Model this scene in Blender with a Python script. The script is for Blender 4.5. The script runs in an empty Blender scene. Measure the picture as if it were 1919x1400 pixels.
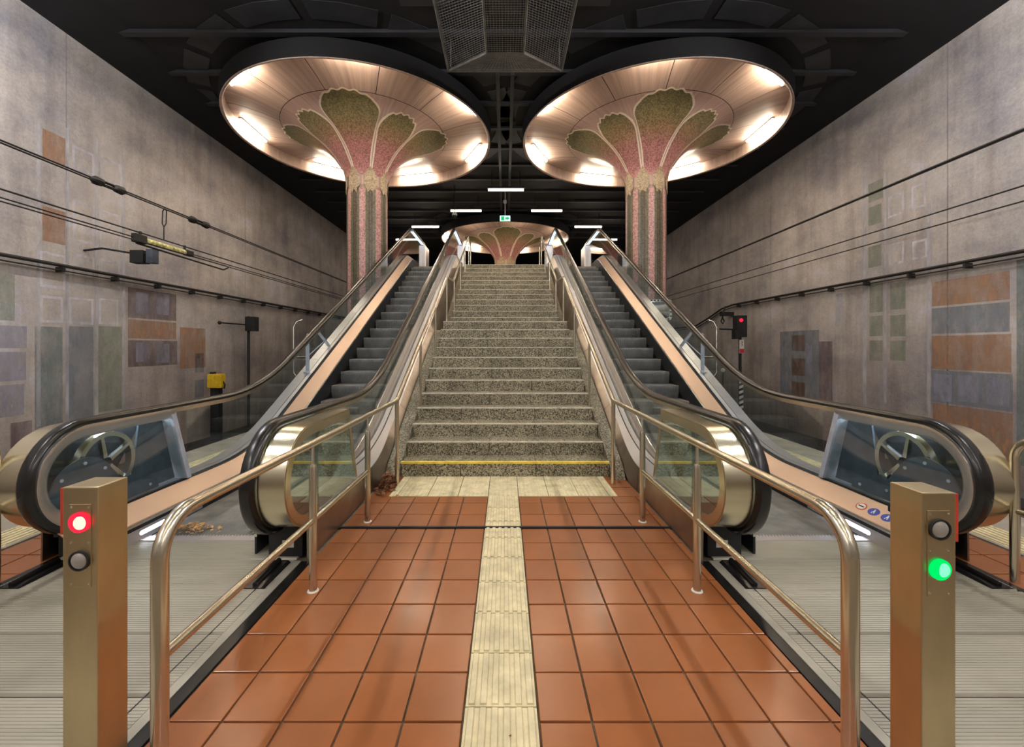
import bpy, bmesh, math, random
from mathutils import Vector
random.seed(7)
sc = bpy.context.scene
COL = sc.collection
PI = math.pi

# ------------------------------------------------------------------ camera, world, exposure
cam_d = bpy.data.cameras.new('camera'); cam = bpy.data.objects.new('camera', cam_d); COL.objects.link(cam)
cam.location = (0, 0, 1.48); cam.rotation_euler = (PI/2, 0, 0)
cam_d.sensor_fit = 'HORIZONTAL'; cam_d.sensor_width = 36.0; cam_d.lens = 36.0*794/1919
cam_d.shift_x = 13.0/1919; cam_d.shift_y = -50.0/1919
cam_d.clip_start = 0.05; cam_d.clip_end = 200
sc.camera = cam
w = bpy.data.worlds.new('world'); sc.world = w; w.use_nodes = True
w.node_tree.nodes['Background'].inputs[0].default_value = (0.02, 0.02, 0.025, 1)
w.node_tree.nodes['Background'].inputs[1].default_value = 1.0
sc.view_settings.view_transform = 'Standard'; sc.view_settings.look = 'None'
sc.view_settings.gamma = 1.0; sc.view_settings.use_curve_mapping = False
sc.view_settings.exposure = 0.75
try:
    sc.cycles.use_denoising = True
    sc.cycles.max_bounces = 10; sc.cycles.transparent_max_bounces = 24
    sc.cycles.sample_clamp_indirect = 8.0
except Exception:
    pass
TUBE = 75.0      # emission of the tube lamps under the canopies
HALL_ADDED = 22.0      # emission of unseen walkway ceiling lamps, added to light the floor
EDGE_ADDED = 150.0    # emission of unseen lamps added over the tracks to light the walls

# ------------------------------------------------------------------ materials
def nodes_of(name):
    m = bpy.data.materials.new(name); m.use_nodes = True
    nt = m.node_tree; b = nt.nodes['Principled BSDF']
    return m, nt, b
def N(nt, t, **kw):
    n = nt.nodes.new(t)
    for k, v in kw.items(): setattr(n, k, v)
    return n
def coords(nt, scale=(1, 1, 1), kind='Object'):
    tc = N(nt, 'ShaderNodeTexCoord'); mp = N(nt, 'ShaderNodeMapping')
    mp.inputs['Scale'].default_value = scale
    nt.links.new(tc.outputs[kind], mp.inputs['Vector'])
    return mp.outputs['Vector']
def world_coords(nt, scale=(1, 1, 1)):
    g = N(nt, 'ShaderNodeNewGeometry'); mp = N(nt, 'ShaderNodeMapping')
    mp.inputs['Scale'].default_value = scale
    nt.links.new(g.outputs['Position'], mp.inputs['Vector'])
    return mp.outputs['Vector']
def noise(nt, vec, scale, detail=4, rough=0.6):
    n = N(nt, 'ShaderNodeTexNoise'); n.inputs['Scale'].default_value = scale
    n.inputs['Detail'].default_value = detail; n.inputs['Roughness'].default_value = rough
    nt.links.new(vec, n.inputs['Vector']); return n.outputs['Fac']
def ramp(nt, fac, stops):
    r = N(nt, 'ShaderNodeValToRGB'); e = r.color_ramp.elements
    while len(e) < len(stops): e.new(0.5)
    for i, (p, c) in enumerate(stops):
        e[i].position = p; e[i].color = (c[0], c[1], c[2], 1)
    nt.links.new(fac, r.inputs['Fac']); return r.outputs['Color']
def mixc(nt, fac, a, b, mode='MIX'):
    m = N(nt, 'ShaderNodeMix'); m.data_type = 'RGBA'; m.blend_type = mode
    for sock, val in ((m.inputs[0], fac), (m.inputs[6], a), (m.inputs[7], b)):
        if isinstance(val, (int, float)): sock.default_value = val
        elif isinstance(val, (tuple, list)): sock.default_value = (val[0], val[1], val[2], 1)
        else: nt.links.new(val, sock)
    return m.outputs[2]
def bump(nt, b, h, strength=0.3, dist=0.01):
    bp = N(nt, 'ShaderNodeBump'); bp.inputs['Strength'].default_value = strength
    bp.inputs['Distance'].default_value = dist
    nt.links.new(h, bp.inputs['Height']); nt.links.new(bp.outputs['Normal'], b.inputs['Normal'])
def simple(name, col, rough=0.5, metal=0.0, var=0.25, scale=6.0, stretch=(1, 1, 1), bmp=0.0, rvar=0.0, coat=0.0, rnd=0.0):
    m, nt, b = nodes_of(name)
    v = world_coords(nt, stretch)
    f = noise(nt, v, scale, 5)
    lo = [c*(1-var) for c in col]; hi = [min(1, c*(1+var)) for c in col]
    c = ramp(nt, f, [(0.3, lo), (0.7, hi)])
    if rnd:
        oi = N(nt, 'ShaderNodeObjectInfo')
        c = mixc(nt, rnd, c, ramp(nt, oi.outputs['Random'], [(0, (0.55, 0.55, 0.55)), (1, (1.0, 1.0, 1.0))]), 'MULTIPLY')
    nt.links.new(c, b.inputs['Base Color'])
    b.inputs['Roughness'].default_value = rough; b.inputs['Metallic'].default_value = metal
    if coat: b.inputs['Coat Weight'].default_value = coat
    if rvar:
        mr = N(nt, 'ShaderNodeMapRange'); mr.inputs[3].default_value = max(0.03, rough-rvar); mr.inputs[4].default_value = rough+rvar
        nt.links.new(noise(nt, v, scale*2.3, 4), mr.inputs[0]); nt.links.new(mr.outputs[0], b.inputs['Roughness'])
    if bmp: bump(nt, b, f, bmp)
    return m
def emit(name, col, strength):
    m = bpy.data.materials.new(name); m.use_nodes = True; nt = m.node_tree
    nt.nodes.remove(nt.nodes['Principled BSDF'])
    e = N(nt, 'ShaderNodeEmission'); e.inputs[0].default_value = (*col, 1); e.inputs[1].default_value = strength
    nt.links.new(e.outputs[0], nt.nodes['Material Output'].inputs[0]); return m
def glass(name, tint=(0.90, 0.95, 0.95), refl=0.035):
    m = bpy.data.materials.new(name); m.use_nodes = True; nt = m.node_tree
    nt.nodes.remove(nt.nodes['Principled BSDF'])
    t = N(nt, 'ShaderNodeBsdfTransparent'); t.inputs[0].default_value = (*tint, 1)
    g = N(nt, 'ShaderNodeBsdfGlossy'); g.inputs['Roughness'].default_value = 0.02
    g.inputs[0].default_value = (0.95, 0.97, 1, 1)
    lw = N(nt, 'ShaderNodeLayerWeight'); lw.inputs[0].default_value = 0.5
    pw = N(nt, 'ShaderNodeMath'); pw.operation = 'POWER'; pw.inputs[1].default_value = 4.0; nt.links.new(lw.outputs['Facing'], pw.inputs[0])
    fr = N(nt, 'ShaderNodeMath'); fr.operation = 'MULTIPLY_ADD'; fr.inputs[1].default_value = 0.75; fr.inputs[2].default_value = refl; nt.links.new(pw.outputs[0], fr.inputs[0])
    mx = N(nt, 'ShaderNodeMixShader')
    nt.links.new(fr.outputs[0], mx.inputs[0]); nt.links.new(t.outputs[0], mx.inputs[1]); nt.links.new(g.outputs[0], mx.inputs[2])
    nt.links.new(mx.outputs[0], nt.nodes['Material Output'].inputs[0]); return m

M = {}
M['steel'] = simple('brushed steel', (0.66, 0.60, 0.47), 0.26, 1.0, 0.04, 5, (1, 1, 1))
M['bollard'] = simple('bollard steel', (0.60, 0.49, 0.30), 0.34, 1.0, 0.15, 4, (1, 1, 0.35), 0, 0.1)
M['band'] = simple('newel band steel', (0.57, 0.51, 0.36), 0.25, 1.0, 0.08, 9, (0.1, 1, 1))
M['chrome'] = simple('polished trim', (0.82, 0.80, 0.75), 0.26, 1.0, 0.06, 5)
M['deck'] = simple('deck steel', (0.74, 0.72, 0.75), 0.36, 1.0, 0.07, 3, (1, 0.4, 0.4), 0, 0.03)
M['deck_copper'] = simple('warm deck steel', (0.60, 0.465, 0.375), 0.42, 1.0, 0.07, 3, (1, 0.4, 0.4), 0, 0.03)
M['clad'] = simple('cladding steel', (0.36, 0.31, 0.26), 0.36, 1.0, 0.3, 2, (1, 1, 1), 0, 0.1)
M['rubber'] = simple('black rubber', (0.008, 0.0075, 0.007), 0.27, 0, 0.3, 6)
M['black'] = simple('matt black', (0.012, 0.012, 0.013), 0.6, 0, 0.3, 8)
M['step'] = simple('dark step metal', (0.20, 0.205, 0.205), 0.55, 0.35, 0.3, 5, (1, 1, 1), 0, 0.1)
M['machine'] = simple('blue grey machine paint', (0.075, 0.095, 0.125), 0.42, 0.2, 0.35, 6)
M['machine_dark'] = simple('dark machine metal', (0.03, 0.032, 0.036), 0.5, 0.4, 0.4, 6)
M['zinc'] = simple('galvanised bar', (0.58, 0.63, 0.74), 0.35, 0.45, 0.15, 10)
M['glass'] = glass('clear glass')
M['glass_green'] = glass('tinted newel glass', (0.70, 0.80, 0.76), 0.16)
M['wire'] = simple('black wire', (0.015, 0.013, 0.012), 0.6, 0, 0.3, 9)
M['plastic_red'] = simple('red plastic', (0.55, 0.05, 0.02), 0.4, 0, 0.15, 8)
M['yellow'] = simple('yellow paint', (0.72, 0.47, 0.02), 0.4, 0, 0.2, 12)
M['rust_yellow'] = simple('stained yellow insulator', (0.72, 0.58, 0.24), 0.5, 0, 0.7, 16)
M['white'] = simple('white paint', (0.75, 0.74, 0.70), 0.5, 0, 0.1, 9)
M['sign_red'] = simple('red sign paint', (0.5, 0.03, 0.03), 0.5, 0, 0.1, 9)
M['sign_blue'] = simple('blue sticker', (0.03, 0.07, 0.42), 0.4, 0, 0.1, 9)
M['lens_off'] = simple('unlit lens', (0.30, 0.27, 0.24), 0.25, 0, 0.15, 30, coat=0.5)
M['mirror'] = simple('mirror face', (0.62, 0.60, 0.55), 0.12, 1.0, 0.1, 3)
M['ceiling'] = simple('black ceiling paint', (0.010, 0.010, 0.011), 0.75, 0, 0.3, 2)
M['ceiling_panel'] = simple('dark ceiling panel', (0.028, 0.030, 0.036), 0.55, 0, 0.3, 2)
M['canopy_black'] = simple('black canopy back', (0.0035, 0.0035, 0.004), 0.8, 0, 0.2, 2)
M['mesh'] = simple('mesh wire', (0.20, 0.20, 0.19), 0.5, 0.4, 0.3, 7)
M['tube'] = emit('tube light', (1.0, 0.86, 0.66), TUBE)
M['tube_hall_added'] = emit('added walkway tube light', (1.0, 0.87, 0.70), HALL_ADDED)
M['tube_edge_added'] = emit('added edge tube light', (0.98, 0.95, 0.96), EDGE_ADDED)
M['tube_far'] = emit('far hall tube light', (1.0, 0.84, 0.72), 9.0)
M['led'] = emit('cool led', (0.80, 0.87, 1.0), 5.0)
M['led_strip'] = emit('cool led strip', (0.58, 0.74, 1.0), 1.6)
M['led_newel'] = emit('newel led strip', (0.75, 0.85, 1.0), 26.0)
M['red_lamp'] = emit('red signal light', (1.0, 0.015, 0.04), 1.1)
M['red_core'] = emit('red signal core', (1.0, 0.50, 0.36), 1.3)
M['green_lamp'] = emit('green signal light', (0.0, 0.62, 0.10), 0.9)
M['green_core'] = emit('green signal core', (0.22, 1.0, 0.50), 0.8)
M['exit'] = emit('exit sign face', (0.45, 1.0, 0.70), 1.3)
M['exit_dark'] = emit('exit sign green', (0.02, 0.35, 0.12), 1.0)
M['grout'] = simple('grout', (0.16, 0.125, 0.085), 0.85, 0, 0.35, 14)
M['tile'] = simple('terracotta tile', (0.325, 0.112, 0.037), 0.24, 0, 0.12, 1.3, rvar=0.06, rnd=0.3)
M['tactile'] = simple('cream tactile slab', (0.70, 0.62, 0.39), 0.5, 0, 0.22, 9, rnd=0.2)
M['plate'] = simple('worn alloy plate', (0.40, 0.375, 0.305), 0.42, 0.3, 0.26, 2.2, (0.25, 1, 1), rvar=0.08)
M['platform'] = simple('beige platform concrete', (0.30, 0.27, 0.22), 0.7, 0, 0.25, 4)
M['ballast'] = simple('dark ballast', (0.030, 0.026, 0.024), 0.9, 0, 0.8, 14, bmp=1.0)
M['leaf'] = simple('dry leaf', (0.17, 0.065, 0.022), 0.75, 0, 0.6, 40)
M['leaf_tan'] = simple('tan leaf', (0.50, 0.30, 0.12), 0.75, 0, 0.5, 40)
M['yellow_line'] = simple('yellow nosing', (0.80, 0.62, 0.10), 0.5, 0, 0.25, 14)
M['nosing'] = simple('worn nosing strip', (0.56, 0.52, 0.42), 0.55, 0, 0.3, 16)
M['border'] = simple('pale petal border', (0.88, 0.78, 0.64), 0.5, 0, 0.12, 20)
M['fascia'] = simple('brown fascia', (0.14, 0.09, 0.05), 0.6, 0, 0.2, 4)

# granite with speckle and dark wear
def granite(name, lo, hi):
    m, nt, b = nodes_of(name)
    v = world_coords(nt)
    vor = N(nt, 'ShaderNodeTexVoronoi'); vor.inputs['Scale'].default_value = 88
    nt.links.new(v, vor.inputs['Vector'])
    sp = ramp(nt, vor.outputs['Color'], [(0.25, lo), (0.5, [(a+c)/2 for a, c in zip(lo, hi)]), (0.8, hi)])
    st = ramp(nt, noise(nt, v, 2.2, 5, 0.7), [(0.32, (0.45, 0.44, 0.42)), (0.62, (1, 1, 1))])
    nt.links.new(mixc(nt, 0.8, sp, st, 'MULTIPLY'), b.inputs['Base Color'])
    b.inputs['Roughness'].default_value = 0.55
    return m
M['granite'] = granite('speckled granite', (0.055, 0.05, 0.034), (0.52, 0.46, 0.31))
M['kerb'] = granite('rough kerb granite', (0.10, 0.085, 0.06), (0.42, 0.37, 0.26))

# concrete wall: warm grey, lavender bloom, brown runs
def wall_mat(name):
    m, nt, b = nodes_of(name)
    v = world_coords(nt)
    base = ramp(nt, noise(nt, world_coords(nt, (1, 0.8, 1.15)), 0.62, 8, 0.70), [(0.28, (0.23, 0.225, 0.27)), (0.44, (0.40, 0.37, 0.36)), (0.56, (0.52, 0.475, 0.435)), (0.72, (0.64, 0.635, 0.72))])
    runs = noise(nt, world_coords(nt, (1, 2.2, 0.22)), 1.1, 6, 0.68)
    c = mixc(nt, 0.5, base, ramp(nt, runs, [(0.32, (0.55, 0.50, 0.48)), (0.55, (1, 1, 1))]), 'MULTIPLY')
    grain = noise(nt, v, 28, 4, 0.7)
    c = mixc(nt, 0.45, c, ramp(nt, grain, [(0.35, (0.6, 0.6, 0.6)), (0.6, (1, 1, 1))]), 'MULTIPLY')
    # soot and rust low on the wall, with a ragged edge
    sep = N(nt, 'ShaderNodeSeparateXYZ'); g = N(nt, 'ShaderNodeNewGeometry'); nt.links.new(g.outputs['Position'], sep.inputs[0])
    ad = N(nt, 'ShaderNodeMath'); ad.operation = 'MULTIPLY_ADD'; ad.inputs[1].default_value = 3.2; nt.links.new(runs, ad.inputs[0]); nt.links.new(sep.outputs[2], ad.inputs[2])
    mr = N(nt, 'ShaderNodeMapRange'); mr.inputs[1].default_value = 0.6; mr.inputs[2].default_value = 3.6; nt.links.new(ad.outputs[0], mr.inputs[0])
    c = mixc(nt, 0.7, c, ramp(nt, mr.outputs[0], [(0.0, (0.42, 0.34, 0.31)), (1.0, (1, 1, 1))]), 'MULTIPLY')
    nt.links.new(c, b.inputs['Base Color']); b.inputs['Roughness'].default_value = 0.75
    bump(nt, b, grain, 0.15)
    return m
M['wall'] = wall_mat('stained concrete')

def paint(name, col, alpha):
    m, nt, b = nodes_of(name)
    v = world_coords(nt, (1, 1.4, 0.5))
    f = noise(nt, v, 2.6, 6, 0.7)
    nt.links.new(ramp(nt, f, [(0.3, [c*0.65 for c in col]), (0.7, col)]), b.inputs['Base Color'])
    mr = N(nt, 'ShaderNodeMapRange'); mr.inputs[1].default_value = 0.30; mr.inputs[2].default_value = 0.65
    mr.inputs[3].default_value = alpha*0.55; mr.inputs[4].default_value = min(1, alpha*1.25)
    nt.links.new(noise(nt, v, 4.1, 5), mr.inputs[0]); nt.links.new(mr.outputs[0], b.inputs['Alpha'])
    b.inputs['Roughness'].default_value = 0.8
    return m
PAINT = {'o': paint('faded orange paint', (0.52, 0.27, 0.14), 0.52), 'b': paint('faded blue grey paint', (0.27, 0.31, 0.36), 0.52),
         'g': paint('faded green paint', (0.27, 0.35, 0.22), 0.36), 't': paint('faded teal paint', (0.25, 0.31, 0.31), 0.52),
         'p': paint('faded purple paint', (0.22, 0.145, 0.155), 0.5), 'w': paint('faded lavender paint', (0.44, 0.43, 0.53), 0.5),
         'f': paint('faded white outline', (0.85, 0.83, 0.90), 0.62), 'v': paint('faded white upright', (0.80, 0.78, 0.85), 0.42)}

# mosaic of the petals: pink at the throat, olive towards the tip
def mosaic(name, stops, z0, z1, gloss=0.38):
    m, nt, b = nodes_of(name)
    g = N(nt, 'ShaderNodeNewGeometry'); sep = N(nt, 'ShaderNodeSeparateXYZ'); nt.links.new(g.outputs['Position'], sep.inputs[0])
    v = world_coords(nt)
    nz = noise(nt, v, 7, 4)
    ad = N(nt, 'ShaderNodeMath'); ad.operation = 'MULTIPLY_ADD'; ad.inputs[1].default_value = 0.2*(z1-z0); nt.links.new(nz, ad.inputs[0]); nt.links.new(sep.outputs[2], ad.inputs[2])
    mr = N(nt, 'ShaderNodeMapRange'); mr.inputs[1].default_value = z0+0.10*(z1-z0); mr.inputs[2].default_value = z1+0.10*(z1-z0)
    nt.links.new(ad.outputs[0], mr.inputs[0])
    c = ramp(nt, mr.outputs[0], stops)
    vor = N(nt, 'ShaderNodeTexVoronoi'); vor.inputs['Scale'].default_value = 42; nt.links.new(v, vor.inputs['Vector'])
    c = mixc(nt, 0.85, c, ramp(nt, vor.outputs['Color'], [(0.2, (0.40, 0.38, 0.36)), (0.75, (1.15, 1.1, 1.05))]), 'MULTIPLY')
    nt.links.new(c, b.inputs['Base Color']); b.inputs['Roughness'].default_value = gloss
    return m
ZR = 6.89   # rim height of the canopies
M['petal'] = mosaic('petal mosaic', [(0.0, (0.52, 0.25, 0.25)), (0.52, (0.46, 0.22, 0.21)), (0.70, (0.38, 0.25, 0.15)), (0.84, (0.28, 0.24, 0.12)), (1.0, (0.21, 0.20, 0.10))], 5.75, 7.0)
M['stripe_pink'] = mosaic('pink mosaic', [(0.0, (0.56, 0.32, 0.32)), (1.0, (0.60, 0.34, 0.33))], 0, 6)
M['stripe_dark'] = mosaic('dark mosaic', [(0.0, (0.085, 0.075, 0.06)), (1.0, (0.12, 0.105, 0.07))], 0, 6)
M['stripe_green'] = mosaic('olive mosaic', [(0.0, (0.15, 0.15, 0.10)), (1.0, (0.19, 0.18, 0.11))], 0, 6)
M['crown'] = mosaic('sand mosaic', [(0.0, (0.42, 0.34, 0.22)), (1.0, (0.47, 0.38, 0.25))], 0, 6)
M['column'] = mosaic('column mosaic', [(0.0, (0.33, 0.23, 0.19)), (1.0, (0.42, 0.30, 0.24))], 0, 6)
def plaster(name, col):
    m, nt, b = nodes_of(name)
    tc = N(nt, 'ShaderNodeTexCoord'); sep = N(nt, 'ShaderNodeSeparateXYZ'); nt.links.new(tc.outputs['Object'], sep.inputs[0])
    at = N(nt, 'ShaderNodeMath'); at.operation = 'ARCTAN2'; nt.links.new(sep.outputs[1], at.inputs[0]); nt.links.new(sep.outputs[0], at.inputs[1])
    oi = N(nt, 'ShaderNodeObjectInfo')
    cb = N(nt, 'ShaderNodeCombineXYZ'); ml = N(nt, 'ShaderNodeMath'); ml.operation = 'MULTIPLY_ADD'; ml.inputs[1].default_value = 22
    nt.links.new(at.outputs[0], ml.inputs[0])
    m9 = N(nt, 'ShaderNodeMath'); m9.operation = 'MULTIPLY'; m9.inputs[1].default_value = 90; nt.links.new(oi.outputs['Random'], m9.inputs[0]); nt.links.new(m9.outputs[0], ml.inputs[2])
    nt.links.new(ml.outputs[0], cb.inputs[0]); nt.links.new(sep.outputs[2], cb.inputs[1])
    st = noise(nt, cb.outputs[0], 1.3, 6, 0.7)
    c = ramp(nt, st, [(0.3, [k*0.62 for k in col]), (0.62, col), (0.8, [min(1, k*1.15) for k in col])])
    nt.links.new(c, b.inputs['Base Color']); b.inputs['Roughness'].default_value = 0.5
    return m
M['shell'] = plaster('streaked shell plaster', (0.56, 0.41, 0.34))
M['funnel'] = plaster('pink funnel plaster', (0.66, 0.46, 0.40))

# ------------------------------------------------------------------ mesh helpers
class MB:
    def __init__(s): s.v = []; s.f = []
    def add(s, verts, faces):
        o = len(s.v); s.v += [tuple(p) for p in verts]; s.f += [tuple(i+o for i in f) for f in faces]; return s
    def box(s, x0, x1, y0, y1, z0, z1):
        return s.add([(x, y, z) for x in (x0, x1) for y in (y0, y1) for z in (z0, z1)],
                     [(0, 1, 3, 2), (4, 6, 7, 5), (0, 4, 5, 1), (2, 3, 7, 6), (0, 2, 6, 4), (1, 5, 7, 3)])
    def loft(s, secs, closed=True, caps=True):
        n = len(secs[0]); vs = [p for q in secs for p in q]; fs = []
        for i in range(len(secs)-1):
            for j in range(n if closed else n-1):
                k = (j+1) % n
                fs.append((i*n+j, i*n+k, (i+1)*n+k, (i+1)*n+j))
        if closed and caps:
            fs.append(tuple(range(n))); fs.append(tuple((len(secs)-1)*n+j for j in range(n)))
        return s.add(vs, fs)
    def prism_x(s, poly, x0, x1): return s.loft([[(x, y, z) for y, z in poly] for x in (x0, x1)])
    def prism_y(s, poly, y0, y1): return s.loft([[(x, y, z) for x, z in poly] for y in (y0, y1)])
    def prism_z(s, poly, z0, z1): return s.loft([[(x, y, z) for x, y in poly] for z in (z0, z1)])
    def tube(s, path, r, n=10):
        P = [Vector(p) for p in path]; secs = []; ref = None
        for i, p in enumerate(P):
            t = (P[min(i+1, len(P)-1)] - P[max(i-1, 0)]).normalized()
            if ref is None:
                ref = t.cross(Vector((0, 0, 1)) if abs(t.z) < 0.9 else Vector((1, 0, 0))).normalized()
            a = (ref - t*ref.dot(t)).normalized(); ref = a; b = t.cross(a)
            rr = r[i] if isinstance(r, (list, tuple)) else r
            secs.append([p + (a*math.cos(2*PI*k/n) + b*math.sin(2*PI*k/n))*rr for k in range(n)])
        return s.loft(secs)
    def lathe(s, prof, cx=0, cy=0, n=48, a0=0.0, a1=2*PI):
        full = abs(a1-a0) > 2*PI-1e-4; m = n if full else n+1; k = len(prof); vs = []; fs = []
        for i in range(m):
            a = a0+(a1-a0)*i/n
            vs += [(cx+r*math.cos(a), cy+r*math.sin(a), z) for r, z in prof]
        for i in range(n):
            q = (i+1) % m
            for j in range(k-1): fs.append((i*k+j, q*k+j, q*k+j+1, i*k+j+1))
        return s.add(vs, fs)
    def sweep(s, path, sect):     # path in (y, z); section in (x, offset along the path normal), closed
        secs = []
        for i, (y, z) in enumerate(path):
            y0, z0 = path[max(i-1, 0)]; y1, z1 = path[min(i+1, len(path)-1)]
            l = math.hypot(y1-y0, z1-z0) or 1; ny, nz = -(z1-z0)/l, (y1-y0)/l
            secs.append([(x, y+ny*o, z+nz*o) for x, o in sect])
        return s.loft(secs)
    def ball(s, c, r, n=12, m=8, sq=1.0):
        vs = []; fs = []
        for i in range(m+1):
            t = PI*i/m
            vs += [(c[0]+r*math.sin(t)*math.cos(2*PI*j/n), c[1]+r*math.sin(t)*math.sin(2*PI*j/n), c[2]+r*sq*math.cos(t)) for j in range(n)]
        for i in range(m):
            for j in range(n): fs.append((i*n+j, i*n+(j+1) % n, (i+1)*n+(j+1) % n, (i+1)*n+j))
        return s.add(vs, fs)
    def mesh(s, name, mat, smooth=False, off=(0, 0, 0), bevel=0.0):
        me = bpy.data.meshes.new(name)
        me.from_pydata([(x-off[0], y-off[1], z-off[2]) for x, y, z in s.v], [], s.f)
        bm = bmesh.new(); bm.from_mesh(me)
        bmesh.ops.remove_doubles(bm, verts=bm.verts, dist=1e-5)
        if bevel:
            bmesh.ops.recalc_face_normals(bm, faces=bm.faces)
            ed = [e for e in bm.edges if e.is_manifold and e.calc_face_angle(0) > 0.7]
            bmesh.ops.bevel(bm, geom=ed, offset=bevel, segments=2, affect='EDGES', profile=0.6)
        bmesh.ops.recalc_face_normals(bm, faces=bm.faces); bm.to_mesh(me); bm.free()
        if smooth:
            me.shade_smooth()
            try: me.set_sharp_from_angle(angle=math.radians(38))
            except Exception: pass
        me.materials.append(M[mat] if isinstance(mat, str) else mat)
        return me
    def build(s, name, mat, parent=None, smooth=False, bevel=0.0):
        off = parent.location if parent is not None and parent.type == 'EMPTY' else (parent['_o'] if parent is not None else (0, 0, 0))
        o = bpy.data.objects.new(name, s.mesh(name, mat, smooth, off, bevel)); COL.objects.link(o)
        o['_o'] = tuple(off)
        if parent is not None: o.parent = parent
        return o
def tag(o, label=None, cat=None, group=None, kind=None):
    if label: o['label'] = label
    if cat: o['category'] = cat
    if group: o['group'] = group
    if kind: o['kind'] = kind
    return o
def thing(name, loc, label, cat, group=None):
    o = bpy.data.objects.new(name, None); COL.objects.link(o); o.location = loc; o.empty_display_size = 0.1
    return tag(o, label, cat, group)
def place(me, name, loc, parent, rotz=0.0):
    o = bpy.data.objects.new(name, me); COL.objects.link(o); o.location = loc; o.rotation_euler = (0, 0, rotz); o.parent = parent
    return o
def disc_xz(cx, y, cz, r, n=24): return [(cx+r*math.cos(2*PI*i/n), cz+r*math.sin(2*PI*i/n)) for i in range(n)]
def S(t, w):
    if t <= -w: return 0.0
    if t >= w: return t
    return (t+w)**2/(4*w)
def frange(a, b, st):
    n = max(1, int(round((b-a)/st))); return [a+(b-a)*i/n for i in range(n+1)]

# ------------------------------------------------------------------ setting: floor, walls, ceiling
EDGE = 4.48; TRACK = -0.94; WL = -7.95; WR = 8.27; CZ = 7.45; COVE = 7.16; Y0 = -14.0; Y1 = 40.0
floor = tag(MB().box(-EDGE, EDGE, Y0, 14.0, TRACK, -0.012).build('floor', 'grout'), 'terracotta tiled platform floor between the two escalators', None, None, 'structure')
# terracotta tiles, laid in measured rows and columns
def tile_mesh(w, l): return MB().box(-w/2, w/2, -l/2, l/2, -0.014, 0.0).mesh('tile', 'tile', bevel=0.003)
xl = [-1.338, -1.121, -0.882, -0.643, -0.404, -0.167]; xr = [0.134, 0.345, 0.580, 0.815, 1.050, 1.290, 1.345]
rows_a = [0.655 + 0.2546*i for i in range(11)] + [3.452]; rows_a = rows_a[1:]
rows_b = [3.480, 3.745, 4.020, 4.195]; G = 0.009
cache = {}
def tile(x0, x1, y0, y1, par):
    wv, lv = round(x1-x0-G, 3), round(y1-y0-G, 3)
    if wv < 0.02 or lv < 0.02: return
    if (wv, lv) not in cache: cache[(wv, lv)] = tile_mesh(wv, lv)
    o = place(cache[(wv, lv)], 'tile', ((x0+x1)/2, (y0+y1)/2, random.uniform(-0.0015, 0.0005)), par)
    o.rotation_euler = (random.uniform(-.003, .003), random.uniform(-.003, .003), 0)
for rows in (rows_a, rows_b):
    for a, b in zip(rows[:-1], rows[1:]):
        for cols in (xl, xr):
            for c, d in zip(cols[:-1], cols[1:]): tile(c, d, a, b, floor)
for a, b in ((4.195, 4.46), (4.46, 4.72), (4.72, 4.84)):
    tile(-1.338, -1.13, a, b, floor); tile(1.11, 1.345, a, b, floor)
for sx in (-1, 1):
    for i in range(9):
        for j in range(2): tile(*sorted((sx*(3.15+0.25*j), sx*(3.15+0.25*(j+1)))), 2.0+0.2546*i, 2.0+0.2546*(i+1), floor)
MB().box(-1.38, 1.38, 3.455, 3.477, -0.012, 0.0105).build('joint_strip', 'machine_dark', floor)
# ribbed guidance slabs and studded warning slabs
def ribbed(w, l):
    m = MB().box(-w/2, w/2, -l/2, l/2, -0.016, 0.001)
    for i in range(6):
        x = -w/2 + w*(i+0.5)/6
        m.prism_y([(x-0.014, 0.0005), (x+0.014, 0.0005), (x+0.011, 0.009), (x-0.011, 0.009)], -l/2+0.006, l/2-0.006)
    return m.mesh('guidance_slab', 'tactile')
def studded(w, l):
    m = MB().box(-w/2, w/2, -l/2, l/2, -0.016, 0.001); n = max(1, int(w/0.04)); k = max(1, int(l/0.04))
    for i in range(n):
        for j in range(k):
            x = -w/2 + w*(i+0.5)/n; y = -l/2 + l*(j+0.5)/k
            m.loft([[(x-q, y-q, z), (x+q, y-q, z), (x+q, y+q, z), (x-q, y+q, z)] for q, z in ((0.011, 0.0005), (0.007, 0.006))])
    return m.mesh('warning_slab', 'tactile')
rm = ribbed(0.292, 0.299); y = 4.195
for i in range(12):
    o = place(rm, 'guidance_slab', (-0.017, y-0.1535-0.307*i, 0), floor)
sm = studded(0.294, 0.314); se = studded(0.075, 0.314)
for j in range(2):
    yy = 4.195 + 0.3225*(j+0.5)
    for i in range(-3, 4): place(sm, 'warning_slab', (-0.017+0.301*i, yy, 0), floor)
    place(se, 'warning_slab', (-1.112, yy, 0), floor); place(se, 'warning_slab', (1.078, yy, 0), floor)
# platform margins with their own ribbed edge strip
for sx, nm in ((-1, 'left'), (1, 'right')):
    b = MB().box(*sorted((sx*3.68, sx*EDGE)), 0.5, 14.0, -0.010, 0.001).build('floor_edge_'+nm, 'platform')
    tag(b, 'beige concrete platform edge beside the %s escalator' % nm, None, None, 'structure')
    em = ribbed(0.30, 0.295)
    for i in range(18): place(em, 'edge_slab', (sx*3.86, 3.0+0.3*i, 0.002), b)
    tag(MB().box(*sorted((sx*EDGE, sx*(8.5))), Y0, Y1, TRACK-0.2, TRACK).build('floor_track_'+nm, 'ballast'), 'dark ballast track bed on the %s' % nm, None, None, 'structure')

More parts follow.
